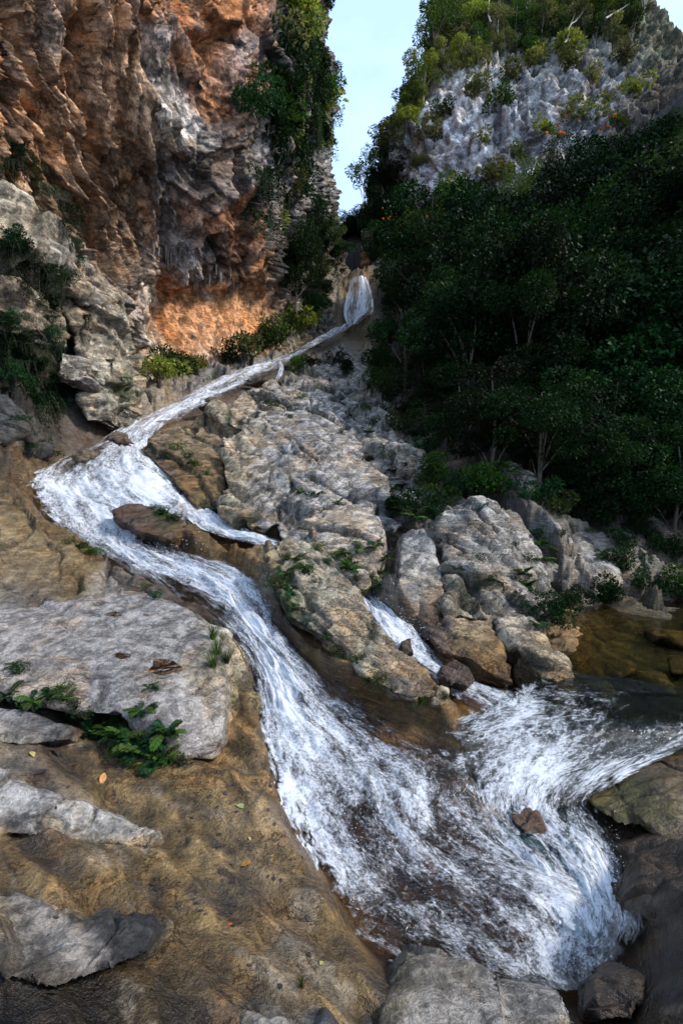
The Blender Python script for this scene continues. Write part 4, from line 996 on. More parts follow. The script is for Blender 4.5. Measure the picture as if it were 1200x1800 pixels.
# ------------------------------------------------------------------ plants
def leaf_material(name, dark, light, trans=0.25, rough=0.62):
    t = NT(name)
    tone = t.attr('tone').outputs['Fac']
    orn = t.n('ObjectInfo').outputs['Random']
    c = t.mix(tone, (*dark, 1), (*light, 1))
    hv = t.n('HueSaturation', Hue=t.rng(orn, 0, 1, 0.475, 0.525), Saturation=t.rng(orn, 0, 1, 0.85, 1.1), Value=t.rng(t.math('FRACT', t.math('MULTIPLY', orn, 7.31)), 0, 1, 0.5, 1.6), Color=c)
    p = t.n('BsdfPrincipled', Base__Color=hv.outputs[0], Roughness=rough)
    p.inputs['Specular IOR Level'].default_value = 0.08
    tr = t.n('BsdfTranslucent', Color=t.mix(1.0, hv.outputs[0], (1.3, 1.25, .5, 1), 'MULTIPLY'))
    m = t.n('MixShader'); t.i(m, 'i0', trans); t.i(m, 'i1', p.outputs[0]); t.i(m, 'i2', tr.outputs[0])
    return t.done(m.outputs[0])
def bark_material(name, c):
    t = NT(name)
    tc = t.n('TexCoord').outputs['Object']
    n = t.noise(t.mapping(tc, (9, 9, 2)), 1.0, 5, 0.65, 0.5)
    v = t.rng(n, 0.3, 0.7, 0.5, 1.4); cc = t.mix(1.0, (*c, 1), t.n('CombineXYZ', X=v, Y=v, Z=v).outputs[0], 'MULTIPLY')
    b = t.n('Bump', Strength=0.5, Distance=0.03, Height=n)
    p = t.n('BsdfPrincipled', Base__Color=cc, Roughness=0.85, Normal=b.outputs[0])
    return t.done(p.outputs[0])
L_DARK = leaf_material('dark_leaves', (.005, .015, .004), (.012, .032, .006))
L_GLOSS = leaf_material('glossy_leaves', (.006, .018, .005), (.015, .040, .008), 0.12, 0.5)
L_MID = leaf_material('mid_green_leaves', (.020, .042, .008), (.062, .105, .020))
L_YEL = leaf_material('sunny_leaves', (.10, .13, .025), (.28, .30, .07), 0.4)
L_OLIVE = leaf_material('olive_leaves', (.06, .07, .028), (.19, .19, .08), 0.35, 0.6)
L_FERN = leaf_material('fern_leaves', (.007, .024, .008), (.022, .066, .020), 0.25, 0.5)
L_DRY = leaf_material('dry_grass', (.11, .09, .04), (.26, .21, .10), 0.3, 0.7)
L_FLOWER = leaf_material('orange_petals', (.55, .10, .01), (.75, .22, .02), 0.3, 0.5)
BARK = bark_material('brown_bark', (.09, .07, .05)); PALEBARK = bark_material('pale_bark', (.38, .34, .29))

def leaf_quads(C, Dv, L, Wd, rs, tone, updir=0.6):
    n = len(C)
    Dv = Dv / (np.linalg.norm(Dv, axis=1, keepdims=True) + 1e-9)
    up = np.array([0, 0, 1.0]) * updir + rs.normal(size=(n, 3)) * 0.5
    S = np.cross(Dv, up); S /= np.linalg.norm(S, axis=1, keepdims=True) + 1e-9
    Nn = np.cross(S, Dv)
    L = np.broadcast_to(L, n)[:, None]; Wd = np.broadcast_to(Wd, n)[:, None]
    p0 = C; p1 = C + Dv * L * 0.45 + S * Wd + Nn * Wd * 0.35; p2 = C + Dv * L - Nn * L * 0.12; p3 = C + Dv * L * 0.45 - S * Wd + Nn * Wd * 0.35
    V = np.stack([p0, p1, p2, p3], 1).reshape(-1, 3)
    F = np.arange(4 * n).reshape(n, 4)
    return V, F, np.repeat(tone, 4)
def tube(pts, rad, k=6):
    pts = [Vector(p) for p in pts]; V = []; F = []
    for i, p in enumerate(pts):
        d = (pts[min(i + 1, len(pts) - 1)] - pts[max(i - 1, 0)]).normalized()
        a = d.orthogonal().normalized(); b = d.cross(a)
        for j in range(k):
            an = 2 * math.pi * j / k
            V.append(p + (a * math.cos(an) + b * math.sin(an)) * rad[i])
    for i in range(len(pts) - 1):
        for j in range(k):
            F.append((i * k + j, i * k + (j + 1) % k, (i + 1) * k + (j + 1) % k, (i + 1) * k + j))
    return np.array([tuple(v) for v in V]), np.array(F)
def joinVF(parts):
    V = []; F = []; o = 0
    for v, f in parts:
        V.append(v); F.append(f + o); o += len(v)
    return np.vstack(V), np.vstack(F)
def leaf_mesh(name, V, F, tone, mat):
    me = mesh_np(name, V, F, mat, False)
    set_attr(me, 'tone', tone)
    return me
def make_tree(seed, H, R, crown_lo, nclump, nleaf, ll, mat, bark, shape='round', lean=0.0, rad=0.12, wd=0.30, limb_n=7, droop=0.2):
    """trunk with limbs to the leaf clumps; crown of leaf-sized faces in uneven clumps"""
    rs = np.random.RandomState(seed)
    zc = (H + crown_lo) / 2; hz = (H - crown_lo) / 2
    cl = []
    while len(cl) < nclump:
        p = rs.uniform(-1, 1, 3)
        q = np.linalg.norm(p)
        if q > 1 or q < 0.25: continue
        taper = 1.0 if shape == 'round' else (1 - 0.55 * (p[2] * 0.5 + 0.5))
        cl.append((p[0] * R * taper + lean * (p[2] * hz + zc) / H, p[1] * R * taper, zc + p[2] * hz))
    cl = np.array(cl)
    cr = R * rs.uniform(0.22, 0.46, nclump) * (0.9 if nclump > 14 else 1.1)
    w = cr**2; w /= w.sum()
    idx = rs.choice(nclump, nleaf, p=w)
    d = rs.normal(size=(nleaf, 3)); d /= np.linalg.norm(d, axis=1, keepdims=True)
    rr = rs.uniform(0.35, 1.0, nleaf)**0.5
    C = cl[idx] + d * (cr[idx] * rr)[:, None] * np.array([1, 1, 0.7])
    Dv = d * 0.8 + rs.normal(size=(nleaf, 3)) * 0.5 + np.array([0, 0, -droop])
    tone = np.clip(rs.uniform(0, 1, nleaf)**1.5 * 0.8 + rs.uniform(-.15, .25, nclump)[idx], 0, 1)
    V, F, T = leaf_quads(C, Dv, ll * rs.uniform(0.6, 1.25, nleaf), ll * wd * rs.uniform(0.7, 1.2, nleaf), rs, tone)
    crown = leaf_mesh('crown', V, F, T, mat)
    parts = []
    top = np.array([lean * 0.9, 0, H * 0.86])
    pts = [(lean * t * 0.9 + math.sin(t * 5 + seed) * 0.04 * H * t * (1 - t), math.cos(t * 4 + seed) * 0.04 * H * t, t * H * 0.86 - 0.3 * (1 - t)) for t in np.linspace(0, 1, 8)]
    parts.append(tube(pts, [rad * (1.25 - t) if t < 0.1 else rad * (1 - 0.85 * t) for t in np.linspace(0, 1, 8)]))
    for k in rs.permutation(nclump)[:limb_n]:
        c = cl[k]; t0 = np.clip((c[2] - 0.3 * H) / (H * 0.86), 0.25, 0.85)
        b0 = np.array(pts[int(t0 * 7)]); m = (b0 + c) / 2 + np.array([0, 0, 0.05 * H])
        parts.append(tube([b0, m, c], [rad * 0.45, rad * 0.3, rad * 0.1], 5))
    v, f = joinVF(parts)
    trunk = mesh_np('trunk', v, f, bark)
    return [('trunk', trunk), ('crown', crown)]
def make_shrub(seed, R, H, nleaf, ll, mat, nstem=5, wd=0.28, droop=0.1, hang=0.0):
    rs = np.random.RandomState(seed)
    nc = 9
    cl = np.stack([rs.normal(size=nc) * R * 0.45, rs.normal(size=nc) * R * 0.45, rs.uniform(0.25, 0.9, nc) * H - hang * rs.uniform(0, 1, nc)], -1)
    cr = R * rs.uniform(0.25, 0.5, nc)
    idx = rs.randint(0, nc, nleaf)
    d = rs.normal(size=(nleaf, 3)); d /= np.linalg.norm(d, axis=1, keepdims=True)
    C = cl[idx] + d * (cr[idx] * rs.uniform(0.3, 1, nleaf)**0.5)[:, None]
    Dv = d + rs.normal(size=(nleaf, 3)) * 0.4 + np.array([0, 0, 0.2 - droop])
    tone = np.clip(rs.uniform(0, 1, nleaf)**1.4, 0, 1)
    V, F, T = leaf_quads(C, Dv, ll * rs.uniform(0.6, 1.3, nleaf), ll * wd, rs, tone)
    st = [tube([(0, 0, -0.1), tuple(c * np.array([.5, .5, .6])), tuple(c)], [0.03 * R + .008, 0.02 * R + .005, 0.006], 4) for c in cl[:nstem]]
    v, f = joinVF(st)
    return [('stem', mesh_np('stem', v, f, BARK)), ('foliage', leaf_mesh('foliage', V, F, T, mat))]
def make_hanging(seed, n, L, W, mat, ll=0.09):
    """strands that hang down a rock face: long thin stems with small leaves"""
    rs = np.random.RandomState(seed)
    st = []; Cs = []; Ds = []
    for k in range(n):
        x = rs.normal() * W * 0.4; y0 = rs.uniform(-0.15, 0.1); l = L * rs.uniform(0.4, 1.0); out = rs.uniform(0.1, 0.35) * min(1, L)
        ts = np.linspace(0, 1, 7)
        P = np.stack([x + rs.normal() * 0.12 * W * ts + 0.05 * np.sin(ts * 6 + k), y0 - out * np.sin(np.minimum(ts * 2.2, 1.57)), 0.25 * np.sin(np.minimum(ts * 3, 2.2)) - l * ts**1.3], -1)
        st.append(tube([tuple(p) for p in P], [0.012 * (1 - 0.7 * t) for t in ts], 3))
        m = int(18 + 40 * l)
        tt = rs.uniform(0.02, 1, m)
        q = np.stack([np.interp(tt, ts, P[:, j]) for j in range(3)], -1)
        Cs.append(q + rs.normal(size=q.shape) * 0.05); Ds.append(rs.normal(size=q.shape) * np.array([1, 1, .5]) + np.array([0, -0.4, -0.7]))
    C = np.vstack(Cs); Dv = np.vstack(Ds)
    V, F, T = leaf_quads(C, Dv, ll * rs.uniform(0.6, 1.4, len(C)), ll * 0.25, rs, rs.uniform(0, 1, len(C))**1.4)
    v, f = joinVF(st)
    return [('stem', mesh_np('stem', v, f, BARK)), ('foliage', leaf_mesh('foliage', V, F, T, mat))]
def frond_mesh(seed, L, npair, wl, mat, arch=0.6):
    rs = np.random.RandomState(seed)
    ts = np.linspace(0, 1, npair + 2)
    ax = np.stack([0 * ts, L * np.sin(ts * arch * 1.6) / max(arch * 1.6, .01), L * (0.75 * ts - arch * 0.8 * ts**2)], -1)
    C = []; Dv = []; Ls = []
    for i in range(1, npair + 1):
        d = ax[i + 1] - ax[i]; d /= np.linalg.norm(d)
        for s in (-1, 1):
            C.append(ax[i]); Dv.append(np.array([s, 0, 0]) * 0.9 + d * 0.55 + rs.normal(size=3) * 0.08); Ls.append(wl * math.sin(math.pi * (0.12 + 0.85 * ts[i])) + 0.01)
    C = np.array(C); Dv = np.array(Dv); Ls = np.array(Ls)
    V, F, T = leaf_quads(C, Dv, Ls, Ls * 0.2 + 0.002, rs, rs.uniform(.2, 1, len(C)), 2.0)
    v, f = tube([tuple(p) for p in ax[::2]], [0.004 * L / 0.3 * (1 - 0.8 * t) + 0.0008 for t in ts[::2]], 3)
    V2, F2 = joinVF([(V, F), (v, f)])
    return leaf_mesh('frond', V2, F2, np.concatenate([T, np.full(len(v), 0.3)]), mat)
def blade_tuft(seed, n, L, mat, spread=0.5, w=0.012, name='foliage'):
    rs = np.random.RandomState(seed)
    V = []; F = []; T = []
    for k in range(n):
        a = rs.uniform(0, 6.28); r = rs.uniform(0, 0.12) * L; sp = spread * rs.uniform(0.3, 1.2); l = L * rs.uniform(0.5, 1.1)
        base = np.array([math.cos(a) * r, math.sin(a) * r, -0.02]); o = np.array([math.cos(a), math.sin(a), 0]); sd = np.array([-math.sin(a), math.cos(a), 0])
        i0 = len(V)
        for t in (0, .4, .75, 1.0):
            c = base + o * sp * l * t**1.5 + np.array([0, 0, l * (t - 0.55 * sp * t * t)])
            ww = w * (1 - t * 0.95)
            V += [c - sd * ww, c + sd * ww]
        for j in range(3): F.append((i0 + 2 * j, i0 + 2 * j + 1, i0 + 2 * j + 3, i0 + 2 * j + 2))
        T += [rs.uniform(0, 1)] * 8
    return leaf_mesh(name, np.array(V), np.array(F), np.array(T), mat)

def place(parts, name, loc, rz, s, label, cat, group=None, tilt=None):
    r = empty(name, loc, rz, s)
    if tilt is not None: r.rotation_euler = (tilt[0], tilt[1], rz)
    tag(r, label, cat, group)
    for nm, me in parts:
        o = bpy.data.objects.new(nm, me); COL.objects.link(o); o.parent = r
    return r

# prototypes
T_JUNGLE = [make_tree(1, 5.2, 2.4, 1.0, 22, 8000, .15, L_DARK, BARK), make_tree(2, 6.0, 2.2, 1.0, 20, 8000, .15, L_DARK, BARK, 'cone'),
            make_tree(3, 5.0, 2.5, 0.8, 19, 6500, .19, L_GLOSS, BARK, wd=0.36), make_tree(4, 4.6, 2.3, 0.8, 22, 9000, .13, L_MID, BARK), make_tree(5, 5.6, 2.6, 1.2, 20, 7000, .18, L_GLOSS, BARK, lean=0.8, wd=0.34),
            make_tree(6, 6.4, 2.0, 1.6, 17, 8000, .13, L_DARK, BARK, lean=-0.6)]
T_SUN = [make_tree(11, 5.5, 2.0, 1.4, 14, 2600, .26, L_YEL, PALEBARK, rad=.09), make_tree(12, 6.0, 1.8, 1.8, 13, 2600, .24, L_MID, PALEBARK, rad=.09), make_tree(13, 4.5, 2.2, 0.8, 15, 2800, .24, L_OLIVE, PALEBARK, rad=.08), make_tree(14, 5.0, 1.6, 1.2, 13, 2400, .22, L_OLIVE, PALEBARK, 'cone', rad=.08)]
T_AIRY = [make_tree(21, 7.5, 2.4, 2.6, 12, 1500, .30, L_MID, BARK, rad=.10, limb_n=12), make_tree(22, 6.5, 1.9, 1.8, 10, 1200, .28, L_YEL, PALEBARK, rad=.08, limb_n=10), make_tree(23, 8.0, 1.5, 3.2, 9, 800, .26, L_OLIVE, PALEBARK, rad=.09, limb_n=9)]
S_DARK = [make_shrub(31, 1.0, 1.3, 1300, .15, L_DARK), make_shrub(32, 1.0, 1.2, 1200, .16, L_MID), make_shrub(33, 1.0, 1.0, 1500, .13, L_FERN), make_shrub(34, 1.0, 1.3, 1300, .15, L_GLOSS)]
S_SUN = [make_shrub(35, 1.0, 1.2, 900, .20, L_OLIVE), make_shrub(36, 1.0, 1.2, 900, .20, L_YEL), make_shrub(37, 1.0, 1.2, 900, .18, L_MID)]
V_HANG = [make_hanging(41, 16, 1.6, 1.2, L_FERN), make_hanging(42, 14, 2.4, 1.0, L_DARK, .11), make_hanging(43, 18, 1.1, 1.4, L_FERN, .08)]
FROND = [frond_mesh(51, .34, 15, .085, L_FERN, .7), frond_mesh(52, .30, 13, .075, L_FERN, .95), frond_mesh(53, .40, 16, .08, L_MID, .6)]
TUFT = [blade_tuft(61, 46, .5, L_FERN), blade_tuft(62, 50, .6, L_DRY, .7), blade_tuft(63, 40, .55, L_MID, .6)]

def in_poly(px, py, poly):
    c = False
    for i in range(len(poly)):
        x0, y0 = poly[i]; x1, y1 = poly[i - 1]
        if (y0 > py) != (y1 > py) and px < (x1 - x0) * (py - y0) / (y1 - y0) + x0: c = not c
    return c
def scatter(poly, step, rng_, jit=0.45):
    xs = [p[0] for p in poly]; ys = [p[1] for p in poly]; out = []
    y = min(ys); k = 0
    while y < max(ys):
        x = min(xs) + (step / 2 if k % 2 else 0)
        while x < max(xs):
            a = x + rng_.uniform(-jit, jit) * step; b = y + rng_.uniform(-jit, jit) * step
            if in_poly(a, b, poly): out.append((a, b))
            x += step
        y += step * 0.8; k += 1
    return out

# --- the dark jungle on the right slope
JP = [(695,620),(705,540),(720,460),(800,455),(900,425),(1000,390),(1100,330),(1200,270),(1320,250),(1340,960),(1210,950),(1100,925),(1000,895),(905,880),(790,865),(770,810),(735,735),(690,690)]
for px, py in scatter(JP, 58, RNG):
    p = spot(px, py)
    far = p.y
    s = 0.62 + 0.016 * far
    s *= RNG.uniform(0.75, 1.2)
    if py > 780: s *= 0.62
    edge = px < 700 + 0.2 * (py - 500) or py < 430
    if edge: s *= 0.6
    if px < 790 and py > 735: continue
    kt = RNG.choice([2, 3, 3, 3, 3, 4] if py < 560 else [0, 1, 2, 0, 4, 5])
    look_ = ('rounded dense dark tree', 'tall tapering dark tree', 'broad glossy-leaved tree', 'bushy fine-leaved green tree', 'leaning glossy-leaved tree', 'slender upright dark tree')[kt]
    if py < 560: where = 'high on the jungle slope at the right edge' if px > 1080 else ('high on the slope under the right end of the grey cliff' if px > 930 else ('on the slope below the middle of the grey cliff' if px > 800 else 'on the jungle slope right of the waterfall'))
    elif py < 700: where = 'halfway down the jungle slope at the right edge' if px > 1080 else ('in the middle of the jungle slope' if px > 880 else 'at the jungle edge beside the upper rock slope')
    elif py < 800: where = 'in the deep shade low on the right edge' if px > 1080 else ('in the deep shade low in the jungle' if px > 880 else 'at the jungle edge beside the blocky pale rocks')
    else: where = 'in the shade above the pool at the right edge' if px > 1080 else ('at the jungle foot behind the pale block' if px > 920 else 'at the jungle foot behind the cracked dome')
    place(T_JUNGLE[kt], 'jungle_tree', p - Vector((0, 0, 0.3)), RNG.uniform(0, 6.28), s, look_ + ' ' + where, 'tree', 'trees ' + where)
# undergrowth along the edge of the rock
for px, py in [(662,632),(672,650),(668,668),(690,708),(712,740),(735,772),(752,800),(772,835),(765,862),(735,905),(760,900),(700,905),(800,868),(845,870),(880,868),(950,890),(990,905),(1030,915),(1080,925),(1120,940),(1160,965),(1190,985),(672,610),(668,590),(680,690),(720,765),(1100,1000),(1130,1035),(1165,1050),(1195,1045),(1085,960),(1060,1062),(1010,1066),(975,1085),(960,1100)]:
    p = spot(px, py)
    s = 0.36 + 0.028 * p.y
    if py < 660: s *= 0.55
    elif py < 930: s *= 0.75
    if py > 930: s *= 0.62
    lab = 'low dark bush at the back edge of the pool' if py > 930 else 'low dark bush where the rock slope meets the jungle'
    place(S_DARK[RNG.randrange(4)], 'bush', p, RNG.uniform(0, 6), s * RNG.uniform(.7, 1.1), lab, 'bush', 'bushes behind the pool' if py > 930 else 'bushes along the jungle edge')
for px, py, l in [(690,688,'tuft of dry yellow grass at the jungle edge halfway up the rock slope'),(660,668,'small dry grass tuft nearest the upper cascade at the jungle edge')]:
    place([('foliage', TUFT[1])], 'grass_tuft', spot(px, py), 0, 3.2, l, 'grass tuft')
# flame-coloured blossom trees
def blossom_tree(px, py, s, label, n, seed):
    rs = random.Random(seed)
    t = place(T_JUNGLE[3], 'flowering_tree', spot(px, py), 1.0, s, label, 'tree')
    for k in range(n):
        a = rs.uniform(2.6, 5.6); r = rs.uniform(1.4, 2.4)
        o = bpy.data.objects.new('blossom', BLOS); COL.objects.link(o); o.parent = t
        o.location = (math.cos(a - 1.0) * r, math.sin(a - 1.0) * r, rs.uniform(2.6, 4.8)); q = rs.uniform(.2, .42); o.scale = (q, q, q)
_rs = np.random.RandomState(5)
_d = _rs.normal(size=(26, 3)); _d[:, 2] = np.abs(_d[:, 2])
_v, _f, _t = leaf_quads(_d * 0.03, _d, .22, .07, _rs, _rs.uniform(0, 1, 26)); BLOS = leaf_mesh('blossom', _v, _f, _t, L_FLOWER)
blossom_tree(735, 505, 1.25, 'tree with orange blossoms just right of the waterfall', 16, 1)
blossom_tree(1000, 395, 1.25, 'tree with orange blossoms under the right end of the grey cliff', 16, 2)

# --- wooded hill above and beside the grey cliff
HP = [(768,-40),(1135,-60),(1135,70),(1080,90),(1000,80),(930,110),(860,120),(800,135),(765,165),(742,190),(720,225),(690,300),(668,300),(705,205),(752,120)]
for k, (px, py) in enumerate(scatter(HP, 26, RNG)):
    p, n = on_right(px, py)
    left = px < 790
    kt = RNG.choice([0, 0, 1, 2] if left else [1, 2, 2, 3, 1, 0])
    look_ = ('bright yellow-green tree', 'mid green tree', 'spreading olive tree', 'narrow olive tree')[kt]
    where = 'on the skyline ridge left of the grey cliff' if left else ('on the hill top above the left part of the grey cliff' if px < 890 else ('on the hill top above the middle of the grey cliff' if px < 1010 else 'on the hill top at its right end'))
    place(T_SUN[kt], 'hill_tree', p - Vector((0, 0, 0.8)), RNG.uniform(0, 6), RNG.uniform(0.62, 1.0), look_ + ' ' + where, 'tree', 'trees ' + where)
for px, py in [(700,330),(680,350),(662,380),(690,395),(712,400),(730,385),(640,400),(680,470),(690,440),(710,440),(735,430),(655,395),(660,340),(672,320),(770,380),(800,395),(840,385),(880,370),(690,480),(705,500)]:
    p, n = on_right(px, py)
    place(T_JUNGLE[RNG.randrange(6)], 'gorge_tree', p - Vector((0, 0, 1.5)) + n * 0.8, RNG.uniform(0, 6), RNG.uniform(.7, 1.05), 'dark tree on the right wall of the gorge beside the strip of sky', 'tree', 'trees on the right wall of the gorge')
for px, py in [(780,210),(840,170),(900,150),(950,240),(1000,120),(1040,150),(1060,190),(1090,120),(870,330),(820,340),(930,120),(985,100),(760,260),(1020,230),(905,290),(845,260),(735,300),(790,340),(1080,230),(880,200),(1110,170)]:
    p, n = on_right(px, py)
    place(S_SUN[RNG.randrange(3)], 'shrub', p, RNG.uniform(0, 6), RNG.uniform(1.1, 2.2), 'shrub rooted in a crack of the grey cliff face', 'shrub', 'shrubs on the grey cliff face')
for px, py, k, s, l in [(765,120,0,1.1,'tall thin tree with tiered foliage against the sky at the ridge end'),(745,180,1,.9,'slender pale tree on the skyline below the tall ridge tree'),(700,250,1,.8,'airy tree leaning over the strip of sky on the ridge'),(672,310,0,.8,'spreading tree on the skyline low on the ridge'),(640,362,0,.85,'open crowned tree hanging into the strip of sky above the slot'),(1130,40,2,1.0,'thin straggly tree at the right end of the hill top')]:
    p, n = on_right(px, py)
    place(T_AIRY[k], 'tall_tree', p - Vector((0, 0, 0.6)), RNG.uniform(0, 6), s, l, 'tree')
# bare pale trunks leaning on the hill
def bare_trunk(pts, r0, label):
    P = [on_right(a, b)[0] + Vector((0, -2.2, 0.4)) for a, b in pts]
    Pm = []
    for i in range(len(P) - 1):
        for t in (0, .33, .66): Pm.append(P[i].lerp(P[i + 1], t) + Vector((RNG.uniform(-.15, .15), 0, RNG.uniform(-.15, .15))))
    Pm.append(P[-1])
    v, f = tube([tuple(p - Pm[0]) for p in Pm], [r0 * (1 - .75 * i / len(Pm)) for i in range(len(Pm))], 6)
    t = empty('bare_tree', Pm[0]); tag(t, label, 'tree')
    obj('trunk', mesh_np('trunk', v, f, PALEBARK), t)
    for k in (3, 5, 7):
        if k < len(Pm):
            q = Pm[k] - Pm[0]; e = q + Vector((RNG.uniform(-1, 1) * 1.2, -.3, RNG.uniform(.8, 1.6)))
            v, f = tube([tuple(q), tuple((q + e) / 2 + Vector((.1, 0, .1))), tuple(e)], [r0 * .4, r0 * .25, r0 * .08], 5)
            obj('branch', mesh_np('branch', v, f, PALEBARK), t)
bare_trunk([(1048,68),(1085,45),(1120,18),(1140,0)], .12, 'bare pale trunk leaning out right at the top of the hill')
bare_trunk([(978,110),(985,85),(1000,62)], .10, 'short bare pale trunk on the cliff edge under the hill top trees')
bare_trunk([(852,75),(850,30),(848,-15)], .11, 'upright bare pale trunk among the hill top trees')

for px, py in [(598,415),(615,408),(632,405),(648,412),(604,438),(660,425),(590,425),(645,440),(610,395)]:
    p = Vector(at(px, py, 66)); p.z = min(p.z, H0(np.array([p.x]), np.array([p.y]))[0])
    place(T_JUNGLE[RNG.randrange(6)], 'gorge_tree', p - Vector((0, 0, 2.0)), RNG.uniform(0, 6), RNG.uniform(.8, 1.1), 'dark tree closing the head of the gorge above the black slot', 'tree', 'trees at the head of the gorge')
# --- gorge head: trees round the dark slot and on the left wall
for px, py in [(500,455),(530,430),(560,430),(520,490),(550,490),(570,470),(505,510),(535,525),(560,510),(540,400),(570,395),(515,420),(575,440)]:
    p, n = on_left(px, py)
    place(T_JUNGLE[RNG.randrange(6)], 'wall_tree', p + n * 0.6 - Vector((0, 0, 1.6)), RNG.uniform(0, 6), RNG.uniform(.5, .7), 'dark tree clinging to the foot of the left cliff beside the waterfall', 'tree', 'trees at the foot of the left cliff')
for px, py in [(455,185),(470,200),(480,220),(450,215),(465,235),(490,240),(475,255),(500,270),(445,200)]:
    p, n = on_left(px, py)
    place(S_DARK[RNG.choice([1, 2, 2])], 'cliff_bush', p + n * .2, RNG.uniform(0, 6), RNG.uniform(1.0, 1.5), 'green bush in the big hanging clump on the grey cliff corner', 'bush', 'bushes of the hanging clump')
for k in range(54):
    px = RNG.uniform(480, 566); py = RNG.uniform(-20, 440)
    if px < 500 and py < 120: px += 40
    p, n = on_left(px, py)
    pt = S_DARK[RNG.randrange(4)] if k % 3 else S_SUN[RNG.randrange(3)]
    place(pt, 'cliff_bush', p + n * .2, RNG.uniform(0, 6), RNG.uniform(.6, 1.3), 'small bush growing from the dark corner of the left cliff', 'bush', 'bushes on the corner of the left cliff')
for k in range(20):
    px = RNG.uniform(450, 565); py = RNG.uniform(20, 420)
    p, n = on_left(px, py)
    az = math.atan2(n.x, -n.y)
    place(V_HANG[RNG.randrange(3)], 'hanging_plant', p + n * .3, az, RNG.uniform(1.0, 1.8), 'trailing plant hanging down the corner of the left cliff', 'plant', 'trailing plants on the corner of the left cliff')
for px, py, s, l in [(572,40,.3,'twiggy tree sticking out from the top of the left cliff'),(574,140,.28,'twiggy tree reaching over the sky from the left cliff below the top'),(574,205,.42,'leafy branch of a tree jutting furthest into the sky from the left cliff'),(576,290,.22,'small tree jutting from the left cliff halfway down the strip of sky'),(584,370,.3,'small dark tree low on the left cliff edge above the slot')]:
    p, n = on_left(px - 3, py)
    place(T_AIRY[0], 'cliff_tree', p - Vector((0.4, 0, 1.2)), RNG.uniform(0, 6), s, l, 'tree', tilt=(0, 0.5))

# --- scrub at the foot of the orange hollow
for px, py, s in [(285,668,.8),(305,662,.9),(330,662,.8),(345,655,.8),(400,640,.9),(430,632,1.0),(455,622,1.1),(475,612,.9),(495,602,.9),(515,588,1.0),(535,578,.9),(525,655,.6),(548,646,.5),(470,600,1.2),(590,640,.6),(605,655,.6),(540,560,1.0),(510,570,1.2)]:
    p = spot(px, py)
    place((S_DARK + S_SUN)[RNG.randrange(7)], 'scrub_bush', p, RNG.uniform(0, 6), s, 'low scrub bush on the ground below the left cliff along the upper cascade', 'bush', 'scrub below the left cliff')

# --- hanging greenery on the left wall
def near_left(px, py, Y):
    p, n, _ = look(px, py)
    return p + n * 0.05 if p.y < Y + 3.5 else Vector(at(px, py, Y))
LW = [(5,245),(25,258),(45,275),(62,295),(80,315),(100,340),(118,365),(130,395),(10,285),(30,300),(60,320),(128,430),(135,455),
      (10,430),(30,440),(50,445),(70,455),(90,470),(105,490),(15,455),(45,465),(75,480),(88,500),(95,530),(90,560),(85,600),(100,610),
      (5,590),(20,610),(40,610),(60,605),(30,640),(50,640),(70,640),(15,560),(40,670),(60,670),(80,680),(100,690),(115,690),(125,700),(75,705),(95,715),(110,715),(50,700),(20,665),(5,640),(60,720),(5,690),(40,740),(215,520+150),(212,700),(190,640),(165,660),(150,560)]
for k, (px, py) in enumerate(LW):
    Yv = np.interp(px, [0, 60, 120, 160, 215], [11.7, 12.7, 14.0, 14.7, 15.6]) + (0.6 if py < 330 else 0) - (0.5 if py > 680 and px < 60 else 0)
    s = RNG.uniform(.30, .5) * (0.6 if px > 140 else 1.0) * (1.3 if 560 < py < 720 and px < 130 else 1.0)
    band = py < 400
    place(V_HANG[RNG.randrange(3)], 'hanging_plant', near_left(px, py - 6, Yv), RNG.uniform(-.5, .5) + 0.4, s,
          'dark hanging plant in the green band above the pale tilted slab' if band else ('small plant in a seam of the beige rock tower' if px > 140 else 'green hanging plant in the thick curtain on the left wall'), 'plant',
          'plants above the tilted slab' if band else ('plants on the rock tower' if px > 140 else 'curtain of plants on the left wall'))
for k in range(26):
    px, py = LW[13 + RNG.randrange(34)]
    Yv = np.interp(px, [0, 60, 120], [11.9, 12.9, 14.2])
    place(S_DARK[RNG.choice([0, 2, 2])], 'wall_bush', near_left(px + RNG.uniform(-14, 14), py + RNG.uniform(-14, 14), Yv), RNG.uniform(0, 6), RNG.uniform(.22, .42), 'small dark bush among the curtain of plants on the left wall', 'bush', 'bushes in the curtain of plants')

